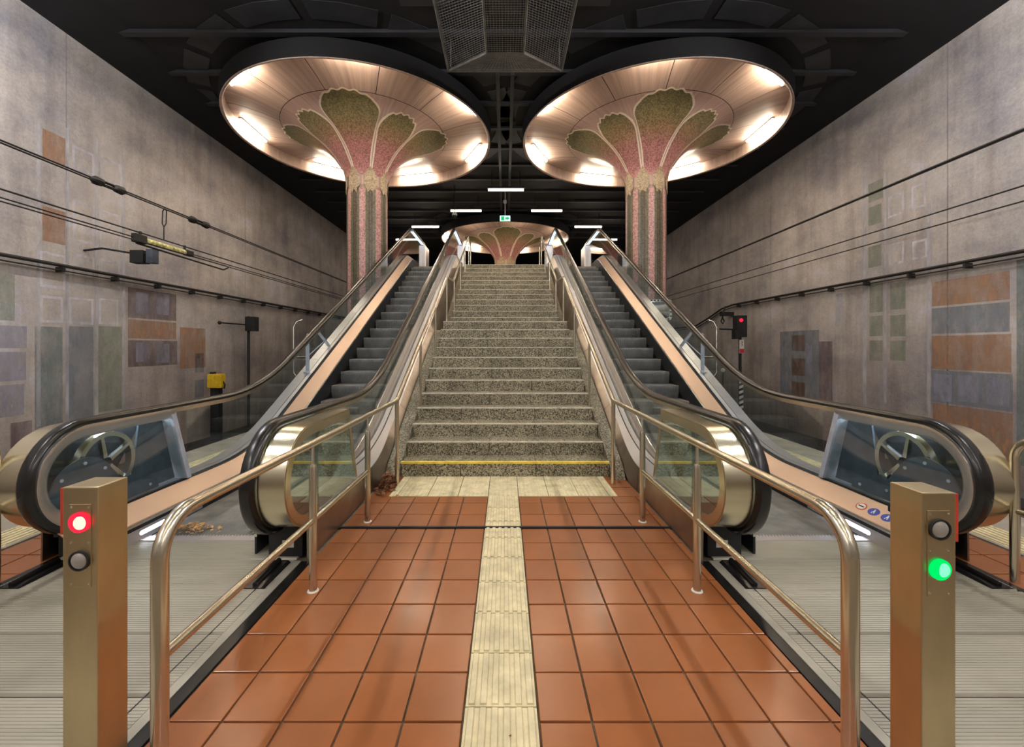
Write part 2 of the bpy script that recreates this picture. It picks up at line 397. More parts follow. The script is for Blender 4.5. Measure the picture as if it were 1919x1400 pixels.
MURAL_L = [('o', 7.28, 7.66, 4.75, 5.24), ('f', 7.78, 8.2, 4.78, 5.2), ('f', 8.32, 8.75, 4.76, 5.24), ('o', 7.28, 7.66, 3.31, 3.91), ('f', 7.78, 8.2, 3.44, 4.2), ('f', 8.31, 8.75, 3.41, 4.19), ('f', 7.24, 7.66, 2.51, 3.12), ('f', 7.78, 8.2, 2.64, 3.21), ('f', 8.31, 8.75, 2.68, 3.22), ('f', 7.24, 7.62, 1.9, 2.37), ('f', 7.73, 8.18, 1.9, 2.4), ('f', 8.29, 8.71, 1.93, 2.44), ('t', 7.16, 7.61, -0.15, 1.83), ('b', 7.67, 8.18, -0.02, 1.86), ('g', 8.21, 8.79, 0.2, 1.89), ('p', 8.93, 10.24, 2.1, 2.74), ('w', 9.12, 9.44, 2.2, 2.67), ('w', 9.67, 10.03, 2.22, 2.72), ('o', 8.93, 10.24, 1.66, 2.06), ('p', 8.93, 10.27, 1.05, 1.62), ('w', 9.12, 9.44, 1.15, 1.57), ('w', 9.67, 10.03, 1.11, 1.55), ('o', 10.36, 11.24, 0.94, 1.96), ('b', 10.86, 11.18, 0.81, 1.31), ('b', 10.86, 11.18, 0.16, 0.62), ('g', 6.46, 6.87, 1.9, 2.65), ('w', 6.46, 7.04, 1.46, 1.82), ('w', 6.46, 7.03, 0.93, 1.4), ('w', 6.46, 7.0, 0.36, 0.87), ('p', 6.81, 7.12, -0.36, 0.25), ('v', 7.19, 7.25, 0.12, 5.3), ('v', 7.66, 7.72, 0.03, 5.45), ('v', 8.21, 8.28, 0.03, 5.51), ('v', 8.79, 8.86, 0.26, 5.54)]
MURAL_R = [('g', 9.27, 9.64, 4.75, 5.17), ('g', 9.31, 9.64, 4.22, 4.64), ('f', 8.78, 9.15, 4.25, 4.7), ('f', 8.32, 8.62, 4.25, 4.73), ('g', 9.31, 9.64, 3.27, 3.75), ('f', 8.78, 9.13, 3.23, 3.68), ('f', 8.3, 8.6, 3.24, 3.61), ('g', 9.28, 9.61, 2.25, 2.91), ('g', 8.75, 9.1, 2.27, 2.83), ('g', 9.28, 9.61, 1.72, 2.17), ('g', 8.75, 9.1, 1.7, 2.15), ('g', 9.28, 9.61, 1.17, 1.62), ('g', 8.75, 9.1, 1.19, 1.61), ('v', 9.69, 9.79, 0.13, 5.41), ('v', 9.18, 9.25, 0.26, 5.25), ('v', 8.23, 8.3, 0.13, 4.29), ('o', 6.94, 8.21, 2.26, 2.73), ('b', 6.94, 8.21, 1.73, 2.22), ('o', 6.92, 8.21, 1.06, 1.69), ('b', 6.9, 8.21, 0.42, 1.03), ('w', 7.84, 8.17, 0.45, 0.96), ('w', 7.4, 7.73, 0.49, 0.97), ('w', 6.94, 7.28, 0.49, 0.96), ('o', 6.9, 8.19, -0.69, 0.39), ('t', 6.29, 6.85, -0.42, 2.88), ('b', 11.16, 12.74, 0.1, 1.93), ('o', 11.69, 12.22, 1.36, 1.81), ('o', 11.69, 12.22, 0.67, 1.15), ('o', 11.69, 12.22, 0.1, 0.49), ('w', 11.41, 11.65, 0.75, 1.8), ('p', 10.7, 11.16, -0.03, 1.62), ('v', 10.37, 10.6, 2.01, 2.8)]
for sx, nm, xw, mural, j0 in ((-1, 'left', -WL, MURAL_L, 12.96), (1, 'right', WR, MURAL_R, 13.2)):
    wall = tag(MB().box(*sorted((sx*(xw+0.03), sx*(xw+0.4))), Y0, Y1, TRACK-0.2, CZ+0.3).build('wall_'+nm, 'black'),
               'stained grey concrete side wall with faded painted mural on the %s' % nm, None, None, 'structure')
    js = [Y0] + [j0+5.28*k for k in range(-4, 5)] + [Y1]
    for a, b in zip(js[:-1], js[1:]):
        MB().box(*sorted((sx*xw, sx*(xw+0.06))), a+0.012, b-0.012, TRACK-0.1, COVE+0.05).build('panel', 'wall', wall)
    for k, (m_, a, b, z0, z1) in enumerate(mural):
        e = 0.0015 + (0.0015 if m_ in 'wf' else 0) + (0.001 if m_ == 'v' else 0)
        if m_ == 'f':
            q = 0.045
            mb = MB()
            xx = sx*(xw-e)
            o8 = [(xx, a, z0), (xx, b, z0), (xx, b, z1), (xx, a, z1), (xx, a+q, z0+q), (xx, b-q, z0+q), (xx, b-q, z1-q), (xx, a+q, z1-q)]
            mb.add(o8, [(0, 1, 5, 4), (1, 2, 6, 5), (2, 3, 7, 6), (3, 0, 4, 7)])
            mb.build('painted_outline', PAINT['f'], wall)
        else:
            xx = sx*(xw-e)
            MB().add([(xx, a, z0), (xx, b, z0), (xx, b, z1), (xx, a, z1)], [(0, 1, 2, 3)]).build('painted_patch', PAINT[m_], wall)
tag(MB().box(WL-0.4, WR+0.4, Y1, Y1+0.3, TRACK-0.2, CZ+0.3).build('wall_far', 'black'), 'dark far end of the hall', None, None, 'structure')
tag(MB().box(WL-0.4, WR+0.4, Y0-0.3, Y0, TRACK-0.2, CZ+0.3).build('wall_near', 'wall'), 'concrete end wall behind the viewer', None, None, 'structure')
ceil = tag(MB().box(WL-0.4, WR+0.4, Y0, Y1, CZ, CZ+0.3).build('ceiling', 'ceiling'), 'black painted hall ceiling with cross beams', None, None, 'structure')
for k in range(14):
    yb = 7.95+1.16*k
    MB().box(WL+0.01, WR-0.01, yb, yb+0.12, CZ-0.07, CZ+0.01).build('beam', 'ceiling_panel', ceil)
for sx, xw in ((-1, -WL), (1, WR)):
    MB().prism_y([(sx*xw, CZ), (sx*xw, COVE), (sx*(xw-0.04), COVE), (sx*(xw-0.9), CZ)], Y0, Y1).build('edge_beam', 'ceiling', ceil)
for sx in (-1, 1):
    MB().box(*sorted((sx*0.95, sx*1.80)), 3.0, 7.3, CZ-0.10, CZ+0.01).build('ceiling_panel', 'ceiling_panel', ceil)
    MB().box(*sorted((sx*0.12, sx*0.2)), 9.0, 20.0, CZ-0.20, CZ-0.12).build('cable_tray', 'ceiling_panel', ceil)
# upper concourse
upper = tag(MB().box(-4.3, 4.3, 12.94, 38.0, 3.45, 3.936).build('floor_upper', 'platform'), 'upper concourse floor at the head of the stairs', None, None, 'structure')
MB().box(-4.3, 4.3, 30.0, 30.2, 3.936, 4.9).build('parapet', 'fascia', upper)

# ------------------------------------------------------------------ staircase
st = thing('staircase', (0, 4.84, 0), 'speckled granite staircase with two flights between the escalators', 'stairs')
RS, GO = 0.164, 0.30
def riser_y(k): return 4.84+GO*(k-1) if k <= 12 else 9.34+GO*(k-13)
cuts = {}
for k in range(1, 25):
    ya = riser_y(k); yb = (riser_y(k+1) if k < 24 else ya+0.35)+0.02
    z1 = RS*k; c = [-1.19]; x = -1.19+random.uniform(0.55, 1.0)
    while x < 0.9: c.append(x); x += random.uniform(0.75, 1.05)
    c.append(1.19)
    for a, b in zip(c[:-1], c[1:]):
        bl = MB().box(a+0.002, b-0.002, ya, yb, z1-RS-0.02, z1).build('granite_block', 'granite', st, bevel=0.006)
    MB().box(-1.19, 1.19, ya-(0.006 if k == 1 else 0.003), ya+0.04, z1-(0.02 if k == 1 else 0.014), z1+0.002).build('nosing_strip', 'yellow_line' if k == 1 else 'nosing', st)
for sx, nm in ((-1, 'left'), (1, 'right')):
    poly = [(4.72, 0), (4.84, 0.13), (8.14, 1.80), (9.25, 1.85), (12.6, 3.70), (12.9, 3.85), (12.9, 3.0), (9.5, 0.5), (6.0, 0)]
    MB().prism_x(poly, *sorted((sx*1.195, sx*1.345))).build('kerb', 'kerb', st)

# ------------------------------------------------------------------ escalators
def zdeck(d): return 0.27+0.516*(S(d-4.98, 0.6)-S(d-12.73, 0.25))
def uedge(d):
    q = max(0, min(1, (d-4.0)/1.6)); return 0.925-0.09*q*q*(3-2*q)
def zrail(d): return 0.96+0.516*(S(d-5.1, 0.7)-S(d-13.4, 0.12))
def zpitch(d): return 0.516*(S(d-5.1, 0.5)-S(d-12.73, 0.4))
YC, ZC, RA = 2.99, 0.585, 0.375
YT = 15.6
def arc_low(r, a0=-90, a1=-270, n=22):
    return [(YC+r*math.cos(math.radians(a0+(a1-a0)*i/n)), ZC+r*math.sin(math.radians(a0+(a1-a0)*i/n))) for i in range(n+1)]
rail_path = [(3.30, ZC-RA), (3.14, ZC-RA)] + arc_low(RA) + [(d, zrail(d)) for d in frange(3.15, YT, 0.12)]
zt = zrail(YT)-RA
rail_path += [(YT+RA*math.cos(math.radians(90-180*i/16)), zt+RA*math.sin(math.radians(90-180*i/16))) for i in range(1, 17)]
def step_mesh():
    n = 50; m = MB(); prof = [(0.055, -0.24), (0.028, -0.17), (0.010, -0.10), (0.0, -0.045), (0.003, -0.012), (0.014, 0.0)]
    xs = [-0.495+0.99*i/(2*n) for i in range(2*n+1)]
    secs = []
    for i, x in enumerate(xs):
        q = 0.0055 if i % 2 else 0.0
        secs.append([(x, y+q, z-(q if j == len(prof)-1 else 0)) for j, (y, z) in enumerate(prof)]+[(x, 0.40, -q)])
    m.loft(secs, closed=False)
    return m.mesh('step', 'step')
STEP = step_mesh()
def plate_mesh(l):
    n = int(l/0.0165); pts = [(-l/2, -0.012)]
    for i in range(n):
        y = -l/2+0.006+(l-0.012)*i/n; p = (l-0.012)/n
        pts += [(y, 0.0), (y+p*0.62, 0.0), (y+p*0.66, -0.0022), (y+p*0.96, -0.0022)]
    pts += [(l/2, -0.012)]
    return MB().prism_x(pts, -0.83, 0.83).mesh('landing_plate', 'plate')
PLATES = [(2.955, 3.28), (2.575, 2.945), (2.19, 2.565), (1.80, 2.18), (1.41, 1.79), (1.02, 1.40), (0.62, 1.01)]
PM = {round(b-a, 3): plate_mesh(b-a) for a, b in PLATES}
def rsec(x, w, t, o=0.0): # rounded handrail section
    return [(x-w/2, o-t*0.5), (x-w/2-0.002, o), (x-w/2+0.008, o+t*0.36), (x-w/4, o+t*0.5), (x+w/4, o+t*0.5), (x+w/2-0.008, o+t*0.36), (x+w/2+0.002, o), (x+w/2, o-t*0.5)]

def escalator(sx, side):
    xc = sx*2.285
    e = thing('escalator', (xc, 2.6, 0), 'steel and glass escalator on the %s of the granite stairs' % side, 'escalator', 'escalators beside the stairs')
    L = Vector(e.location)
    d = 3.29; k = 0
    while d < 12.75:
        zz = zpitch(d)
        place(STEP, 'step', (0, d-L.y, zz-0.006-L.z), e); d += 0.3876
    for a, b in PLATES: place(PM[round(b-a, 3)], 'landing_plate', (0, (a+b)/2-L.y, 0.004), e)
    m = MB().box(xc-0.5, xc+0.5, 3.22, 3.29, -0.01, 0.010)
    for i in range(40):
        x = xc-0.49+0.98*i/40
        m.box(x, x+0.012, 3.285, 3.32, -0.004, 0.006)
    m.build('comb', 'deck', e)
    for b_ in ('out', 'in'):
        t = sx if b_ == 'out' else -sx      # direction from the passenger to the outside, along x
        X = lambda u: xc+t*u
        ys = frange(2.78 if b_ == 'out' else 3.02, 13.6, 0.13)
        def strip(name, mat, pts, y_list, smooth=True):
            secs = [[(X(u), yy, f(yy)) for u, f in pts] for yy in y_list]
            return MB().loft(secs).build(name, mat, e, smooth)
        dk = zdeck; tp = lambda yy: zdeck(yy)-0.12
        sk = strip('skirt', 'machine_dark', [(0.500, lambda yy: zpitch(yy)-0.10), (0.500, lambda yy: tp(yy)-0.025), (0.515, lambda yy: tp(yy)-0.025), (0.515, lambda yy: zpitch(yy)-0.10)], ys)
        if True:
            MB().loft([[(X(0.4985), yy, zz0), (X(0.4985), yy, zz1), (X(0.501), yy, zz1), (X(0.501), yy, zz0)] for yy, zz0, zz1 in [(yy, 0.0, 0.095) for yy in ((2.78 if b_ == 'out' else 3.02), 3.9)]]).build('kick_plate', 'deck', e)
        strip('brush_rail', 'chrome', [(0.492, lambda yy: tp(yy)-0.025), (0.492, lambda yy: tp(yy)-0.008), (0.516, lambda yy: tp(yy)-0.004), (0.516, lambda yy: tp(yy)-0.025)], ys)
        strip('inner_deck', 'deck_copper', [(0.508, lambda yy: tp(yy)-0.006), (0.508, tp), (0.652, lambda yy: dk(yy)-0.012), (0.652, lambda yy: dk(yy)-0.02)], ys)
        strip('deck_gap', 'black', [(0.650, lambda yy: dk(yy)-0.04), (0.650, lambda yy: dk(yy)-0.016), (0.679, lambda yy: dk(yy)-0.010), (0.679, lambda yy: dk(yy)-0.04)], ys)
        yo = frange(3.02, 13.6, 0.13)
        ue = uedge if b_ == 'in' else (lambda yy: 0.915)
        def strip_v(name, mat, pts, y_list):
            return MB().loft([[(X(u(yy) if callable(u) else u), yy, f(yy)) for u, f in pts] for yy in y_list]).build(name, mat, e, True)
        strip_v('glass_base', 'deck', [(0.692, lambda yy: dk(yy)-0.02), (0.692, lambda yy: dk(yy)+0.004), (0.750, dk), (0.750, lambda yy: dk(yy)-0.02)], yo)
        strip_v('shadow_gap', 'black', [(0.748, lambda yy: dk(yy)-0.03), (0.748, lambda yy: dk(yy)-0.014), (0.764, lambda yy: dk(yy)-0.014), (0.764, lambda yy: dk(yy)-0.03)], yo)
        strip_v('outer_deck', 'deck', [(0.762, lambda yy: dk(yy)-0.02), (0.762, lambda yy: dk(yy)-0.003), (ue, lambda yy: dk(yy)-0.02), (ue, lambda yy: dk(yy)-0.035)], yo)
        # cladding in sheets
        cb = [2.92, 4.35, 5.85, 7.35, 8.85, 10.35, 11.85, 13.55]
        for a, b in zip(cb[:-1], cb[1:]):
            yy_ = frange(a+0.004, b-0.004, 0.13)
            low = (lambda yy: max(0.0, zdeck(yy)-1.25)) if b_ == 'out' else (lambda yy: max(0.0, min(zdeck(yy)-0.15, (0.10+0.506*(yy-4.84)) if yy < 8.14 else (1.77 if yy < 9.25 else 1.80+0.55*(yy-9.25)))))
            ub = (lambda yy: 0.918) if b_ == 'out' else (lambda yy: 0.928+0.022*max(0, min(1, (yy-4.6)/0.6)))
            MB().loft([[(X(ub(yy)-0.010), yy, low(yy)), (X(ue(yy)-0.010), yy, zdeck(yy)-0.024), (X(ue(yy)+0.002), yy, zdeck(yy)-0.026), (X(ub(yy)+0.002), yy, low(yy))] for yy in yy_]).build('cladding', 'clad', e, True)
        # handrail, its guide and the newel
        MB().sweep(rail_path, rsec(X(0.685), 0.088, 0.04)).build('handrail', 'rubber', e, True)
        i0 = 2
        gp = rail_path[i0:]
        for uu in (0.660, 0.704):
            MB().sweep(gp, [(X(uu)-0.007, -0.022), (X(uu)+0.007, -0.022), (X(uu)+0.007, -0.062), (X(uu)-0.007, -0.062)]).build('guide_rail', 'steel', e, True)
        low_path = [p for p in rail_path[1:] if p[0] < 3.76 and p[1] < 1.2]
        MB().sweep(low_path, [(X(0.735), -0.028), (X(0.905), -0.028), (X(0.905), -0.045), (X(0.735), -0.045)]).build('newel_cover', 'band', e, True)
        MB().sweep(low_path, [(X(0.893), -0.040), (X(0.908), -0.040), (X(0.908), -0.105), (X(0.893), -0.105)]).build('newel_trim', 'steel', e, True)
        MB().sweep(low_path, [(X(0.630), -0.022), (X(0.655), -0.018), (X(0.668), -0.030), (X(0.670), -0.112), (X(0.662), -0.112), (X(0.634), -0.060)]).build('newel_ring', 'chrome', e, True)
        MB().loft([[(X(0.64), y-0.025, z), (X(0.64), y+0.025, z), (X(0.905), y+0.025, z), (X(0.905), y-0.025, z)] for y, z in ((3.93, 0.27), (3.74, 0.90))]).build('corner_post', 'zinc' if b_ == 'out' else 'steel', e)
        inner = [p for p in arc_low(0.27)] + [(3.72, 0.845), (3.91, 0.275), (3.2, 0.275)]
        MB().prism_x(inner, *sorted((X(0.894), X(0.900)))).build('glass_panel', 'glass_green' if b_ == 'in' else 'glass', e)
        MB().prism_x(inner, *sorted((X(0.656), X(0.662)))).build('glass_panel', 'glass', e)
        # inclined panes
        cuts = [3.95, 5.2, 6.75, 8.3, 9.85, 11.4, 13.1, 14.3, 15.6]
        for a, b in zip(cuts[:-1], cuts[1:]):
            secs = []
            for yy in frange(a+0.006, b-0.006, 0.13):
                lean = 0.20*max(0, min(1, (yy-4.4)/1.2))*max(0, min(1, (13.0-yy)/1.5))
                zb, ztp = zdeck(yy)-0.01, zrail(yy-lean)-0.05
                secs.append([(X(0.680), yy, zb), (X(0.680), yy-lean, ztp), (X(0.690), yy-lean, ztp), (X(0.690), yy, zb)])
            MB().loft(secs).build('glass_panel', 'glass', e)
        # foot of the newel
        MB().box(*sorted((X(0.62), X(0.86))), 2.98, 3.22, 0.0, 0.30).build('newel_foot', 'black', e, bevel=0.01)
        MB().box(*sorted((X(0.72), X(0.80))), 2.976, 2.981, 0.07, 0.12).build('data_plate', 'white', e)
        fb = MB().loft([[(X(0.68), y, 0.006), (X(0.70), y, 0.006+h*0.5), (X(0.80), y, 0.006+h*0.5), (X(0.82), y, 0.006)] for y, h in ((2.58, 0.008), (2.66, 0.022), (2.90, 0.03))]).build('floor_bumper', 'rubber', e)
        MB().tube([(X(0.75), 2.60, 0.020), (X(0.75), 2.88, 0.032)], 0.016, 8).build('bumper_ridge', 'rubber', fb, True)
        # upper end: steel cap, light strips under the rail
        ul = [(d, zrail(d)-0.085) for d in frange(13.5, 15.2, 0.2)]
        for uu in (0.655, 0.712):
            MB().sweep(ul, [(X(uu)-0.012, 0), (X(uu)+0.012, 0), (X(uu)+0.012, -0.012), (X(uu)-0.012, -0.012)]).build('light_strip', 'led_strip', e)
        MB().box(*sorted((X(0.56), X(0.80))), 15.2, 15.9, 3.936, 5.12).build('upper_newel', 'deck', e, bevel=0.03)
        MB().sweep([(d, zrail(d)-0.072) for d in frange(3.15, 3.68, 0.1)], [(X(0.775), 0), (X(0.80), 0), (X(0.80), -0.008), (X(0.775), -0.008)]).build('light_strip', 'led_newel' if b_ == 'out' else 'led_strip', e)
        if b_ == 'out':
            # machinery in the newel: wheel, guard disc, pan and rear plate
            xm = X(0.80)
            MB().prism_x([(2.80, 0.30), (3.30, 0.30), (3.66, 0.84), (3.2, 0.84), (2.9, 0.75)], *sorted((X(0.860), X(0.866)))).build('rear_plate', 'machine_dark', e)
            MB().prism_x([(3.42, 0.285), (3.88, 0.285), (3.73, 0.85), (3.50, 0.85)], *sorted((X(0.74), X(0.755)))).build('side_plate', 'machine', e)
            cy, cz, r = 3.22, 0.60, 0.235
            MB().loft([[(X(u), cy+q*math.cos(a), cz+q*math.sin(a)) for u, q in ((0.73, r), (0.78, r), (0.78, r-0.035), (0.73, r-0.035))] for a in [2*PI*i/36 for i in range(37)]], caps=False).build('drive_wheel', 'chrome', e, True)
            for i in range(5):
                a = 0.5+2*PI*i/5; ca, sa = math.cos(a), math.sin(a)
                MB().prism_x([(cy+ca*0.04-sa*0.016, cz+sa*0.04+ca*0.016), (cy+ca*0.21-sa*0.012, cz+sa*0.21+ca*0.012), (cy+ca*0.21+sa*0.012, cz+sa*0.21-ca*0.012), (cy+ca*0.04+sa*0.016, cz+sa*0.04-ca*0.016)], *sorted((X(0.74), X(0.77)))).build('wheel_spoke', 'chrome', e)
            dpoly = [(2.995+0.235*math.cos(math.radians(a)), 0.46+0.235*math.sin(math.radians(a))) for a in range(200, 20, -9)]
            MB().prism_x(dpoly+[(3.30, 0.44), (3.36, 0.47), (3.44, 0.40), (3.62, 0.36), (3.64, 0.285), (2.79, 0.285)], *sorted((X(0.690), X(0.700)))).build('guard_plate', 'machine', e)
            for by, bz in ((2.84, 0.58), (3.0, 0.655), (3.15, 0.58), (3.3, 0.36), (3.55, 0.33), (2.87, 0.36)):
                MB().prism_x([(by+0.012*math.cos(a), bz+0.012*math.sin(a)) for a in [PI*i/4 for i in range(8)]], *sorted((X(0.684), X(0.691)))).build('bolt', 'zinc', e)
            # guard bracket on the deck, with a wire-edged pane
            yb = 6.56; zb = zdeck(yb)-0.004
            br = MB().sweep([(yb, zb), (yb, zb+0.56), (yb+0.05, zb+0.60), (yb+0.34, zb+0.66), (yb+0.38, zb+0.64), (yb+0.80, zdeck(yb+0.80)-0.004)], [(X(0.745), 0.006), (X(0.80), 0.006), (X(0.80), -0.006), (X(0.745), -0.006)]).build('guard_bracket', 'zinc', e)
            MB().box(*sorted((X(0.735), X(0.81))), yb-0.06, yb+0.03, zb-0.005, zb+0.012).build('bracket_foot', 'zinc', br)
            MB().tube([(X(0.77), yb, zb+0.25), (X(0.77), yb+0.62, zb+0.50)], 0.008, 6).build('bracket_brace', 'zinc', br)
            wp = [(X(0.95), yb, zb-0.05), (X(0.99), yb, zb), (X(0.99), yb, zb+0.70), (X(0.97), yb+0.05, zb+0.79), (X(0.90), yb+0.1, zb+0.83)]
            MB().tube(wp, 0.006, 8).build('guard_wire', 'chrome', e, True)
            MB().tube([(X(0.99), yb, zb+0.25), (X(0.79), yb, zb+0.25)], 0.006, 6).build('guard_wire', 'chrome', e, True)
            # lights let into the kick plate
            for a, b in ((3.23, 3.47), (3.62, 3.76)):
                r = 0.016; zc = 0.055
                poly = [(a+r+r*math.cos(math.radians(q)), zc+r*math.sin(math.radians(q))) for q in range(90, 271, 30)] + [(b-r+r*math.cos(math.radians(q)), zc+r*math.sin(math.radians(q))) for q in range(-90, 91, 30)]
                MB().prism_x(poly, *sorted((X(0.4965), X(0.499)))).build('kick_light', 'led', e)
            if sx > 0:
                # round pictogram stickers on the inner deck
                for i, yy in enumerate((3.40, 3.285, 3.17)):
                    cx = 0.575
                    def dp(du, dy): # point on the sloping deck
                        u = cx+du; f = (u-0.508)/0.144
                        return (X(u), yy+dy, tp(yy)+0.108*f)
                    def disc(r, lift, n=20): return [tuple(Vector(dp(r*0.62*math.cos(2*PI*j/n), r*math.sin(2*PI*j/n)))+Vector((-t*lift*0.7, 0, lift*0.7))) for j in range(n)]
                    s0 = MB().loft([disc(0.046, 0.0005), disc(0.046, 0.0018)]).build('sticker', 'plastic_red' if i == 0 else 'sign_blue', e, False)
                    if i == 0:
                        MB().loft([disc(0.036, 0.0018), disc(0.036, 0.0026)]).build('sticker_face', 'white', s0)
                        q = lambda a, b_2: tuple(Vector(dp(a, b_2))+Vector((-t*0.0024, 0, 0.0024)))
                        MB().loft([[q(-0.004, -0.026), q(0.004, -0.026), q(0.004, 0.026), q(-0.004, 0.026)], [tuple(Vector(p)+Vector((0, 0, 0.001))) for p in (q(-0.004, -0.026), q(0.004, -0.026), q(0.004, 0.026), q(-0.004, 0.026))]]).build('pictogram', 'black', s0)
                    else:
                        for (a, b_2, c_, d_) in ((-0.006, -0.010, 0.006, 0.006), (0.008, -0.004, 0.016, 0.006), (-0.017, 0.004, -0.006, 0.011), (-0.015, -0.014, -0.006, -0.008)):
                            pts = [(a, b_2), (c_, b_2), (c_, d_), (a, d_)]
                            lo = [tuple(Vector(dp(*p))+Vector((-t*0.0012, 0, 0.0016))) for p in pts]; hi = [tuple(Vector(p)+Vector((0, 0, 0.001))) for p in lo]
                            MB().loft([lo, hi]).build('pictogram', 'white', s0)
    # base pan under the steps and edge strips of the landing
    MB().loft([[(xc-0.52, yy, zpitch(yy)-0.30), (xc+0.52, yy, zpitch(yy)-0.30), (xc+0.52, yy, zpitch(yy)-0.33), (xc-0.52, yy, zpitch(yy)-0.33)] for yy in frange(5.4, 13.2, 0.3)]).build('step_pan', 'black', e)
    MB().box(*sorted((sx*1.345, sx*1.405)), 0.5, 2.92, -0.012, 0.002).build('edge_strip', 'rubber', e)
    MB().box(*sorted((sx*1.405, sx*1.45)), 0.5, 2.92, -0.010, 0.006).build('edge_frame', 'plate', e)
    MB().box(*sorted((sx*1.517, sx*1.523)), 0.5, 2.60, 0.002, 0.0048).build('groove', 'black', e)
    MB().box(*sorted((sx*3.115, sx*3.16)), 0.5, 3.0, -0.012, 0.003).build('edge_strip', 'rubber', e)
    return e
escalator(-1, 'left'); escalator(1, 'right')

# ------------------------------------------------------------------ railings
def railing(sx, side):
    x = sx*1.165
    r = thing('railing', (x, 1.43, 0), 'brushed steel tube railing along the %s side of the tiled walkway and stairs' % side, 'railing', 'stair railings')
    bend = [(x, 1.43+0.14-0.14*math.cos(a), 0.755+0.14*math.sin(a)) for a in [PI/2*i/8 for i in range(9)]]
    MB().tube([(x, 1.43, 0.0), (x, 1.43, 0.4)]+bend, 0.026, 16).build('end_post', 'steel', r, True)
    MB().tube([bend[-1], (x, 3.0, 0.895), (x, 4.55, 0.90), (x, 4.63, 0.93), (x, 5.85, 1.55), (x, 7.10, 2.17), (x, 8.36, 2.82), (x, 8.46, 2.87), (x, 8.56, 2.88), (x, 9.55, 2.96), (x, 9.68, 3.02), (x, 13.5, 4.98), (x, 13.6, 5.0), (x, 13.75, 4.98), (x, 14.2, 4.95), (x, 14.3, 4.85), (x, 14.3, 3.936)], 0.0225, 14).build('top_rail', 'steel', r, True)
    MB().tube([(x, 1.44, 0.43), (x, 3.59, 0.425)], 0.019, 12).build('middle_rail', 'steel', r, True)
    for y in (2.57, 3.59):
        p = MB().tube([(x, y, 0), (x, y, 0.745), (x, y, 0.765)], [0.0235, 0.0235, 0.018], 14).build('post', 'steel', r, True)
        MB().tube([(x, y, 0.76), (x, y, 0.875)], 0.009, 8).build('spigot', 'chrome', p, True)
        MB().lathe([(0.0, 0.004), (0.032, 0.004), (0.034, 0.0), (0.034, -0.002)], x, y, 16).build('collar', 'white', p)
    MB().tube([(x, 4.56, 0), (x, 4.56, 0.90)], 0.0225, 12).build('post', 'steel', r, True)
    for y, z, t in ((5.85, 0.656, 1.55), (7.10, 1.312, 2.17), (8.46, 1.968, 2.86), (9.70, 2.296, 3.02), (11.05, 2.95, 3.72), (12.3, 3.608, 4.36), (13.55, 3.936, 4.98)):
        MB().tube([(x, y, z), (x, y, t)], 0.017, 10).build('post', 'steel', r, True)
    return r
railing(-1, 'left'); railing(1, 'right')
def side_railing(sx, side):
    x = sx*3.20; y = 2.66
    r = thing('railing', (x, y, 0), 'short steel tube railing cut by the %s picture edge, outside the escalator' % side, 'railing')
    bend = [(x, y-0.12+0.12*math.cos(a), 0.79+0.12*math.sin(a)) for a in [PI/2*i/8 for i in range(9)]]
    MB().tube([(x, y, 0), (x, y, 0.4)]+bend+[(x, 0.9, 0.91), (x, 0.8, 0.85), (x, 0.8, 0)], 0.024, 14).build('top_rail', 'steel', r, True)
    MB().tube([(x, y-0.01, 0.45), (x, 0.8, 0.45)], 0.018, 10).build('middle_rail', 'steel', r, True)
side_railing(-1, 'left'); side_railing(1, 'right')

# ------------------------------------------------------------------ signal bollards
def bollard(sx, y0, x_in, wd, lit):
    x0, x1 = sorted((sx*x_in, sx*(x_in+wd))); y1 = y0+0.115
    side = 'left' if sx < 0 else 'right'
    b = thing('signal_bollard', ((x0+x1)/2, y0, 0), 'square steel bollard with glowing %s signal before the %s escalator' % (lit, side), 'bollard', 'escalator signal bollards')
    MB().box(x0, x1, y0, y1, 0.0042, 1.003).build('body', 'bollard', b, bevel=0.004)
    pc = (x0+x1)/2-sx*0.002; pw = 0.037
    pl = MB().box(pc-pw, pc+pw, y0-0.0025, y0+0.001, 0.665, 0.945).build('lamp_plate', 'bollard', b, bevel=0.001)
    for px in (-0.030, 0.030):
        for pz in (0.675, 0.815, 0.935):
            MB().prism_y(disc_xz(pc+px, 0, pz, 0.0035, 8), y0-0.004, y0-0.002).build('screw', 'chrome', pl)
    for zc, on in ((0.885, lit == 'red'), (0.755, lit == 'green')):
        MB().loft([[(pc+r*math.cos(2*PI*i/28), yy, zc+r*math.sin(2*PI*i/28)) for i in range(28)] for r, yy in ((0.034, y0-0.0024), (0.034, y0-0.010), (0.0295, y0-0.010), (0.0295, y0-0.0024))], caps=False).build('lens_ring', ('red_lamp' if lit == 'red' else 'green_lamp') if on else 'black', pl, True)
        secs = []
        for i in range(6):
            q = PI/2*i/5.5; secs.append([(pc+0.029*math.cos(q)*math.cos(2*PI*j/24), y0-0.004-0.012*math.sin(q), zc+0.029*math.cos(q)*math.sin(2*PI*j/24)) for j in range(24)])
        ln = MB().loft(secs).build('lens', (('red_lamp' if lit == 'red' else 'green_lamp') if on else 'lens_off'), pl, True)
        if on:
            MB().loft([[(pc+0.006+0.021*math.cos(q)*math.cos(2*PI*j/20), y0-0.0100-0.0095*math.sin(q), zc+0.023*math.cos(q)*math.sin(2*PI*j/20)) for j in range(20)] for q in [PI/2*i/5.5 for i in range(6)]]).build('lens_glow', 'red_core' if lit == 'red' else 'green_core', pl, True)
    xe = x0 if sx < 0 else x1
    MB().box(*sorted((xe, xe+sx*0.013)), y0+0.004, y0+0.03, 0.84, 0.998).build('side_strip', 'plastic_red', b, bevel=0.002)
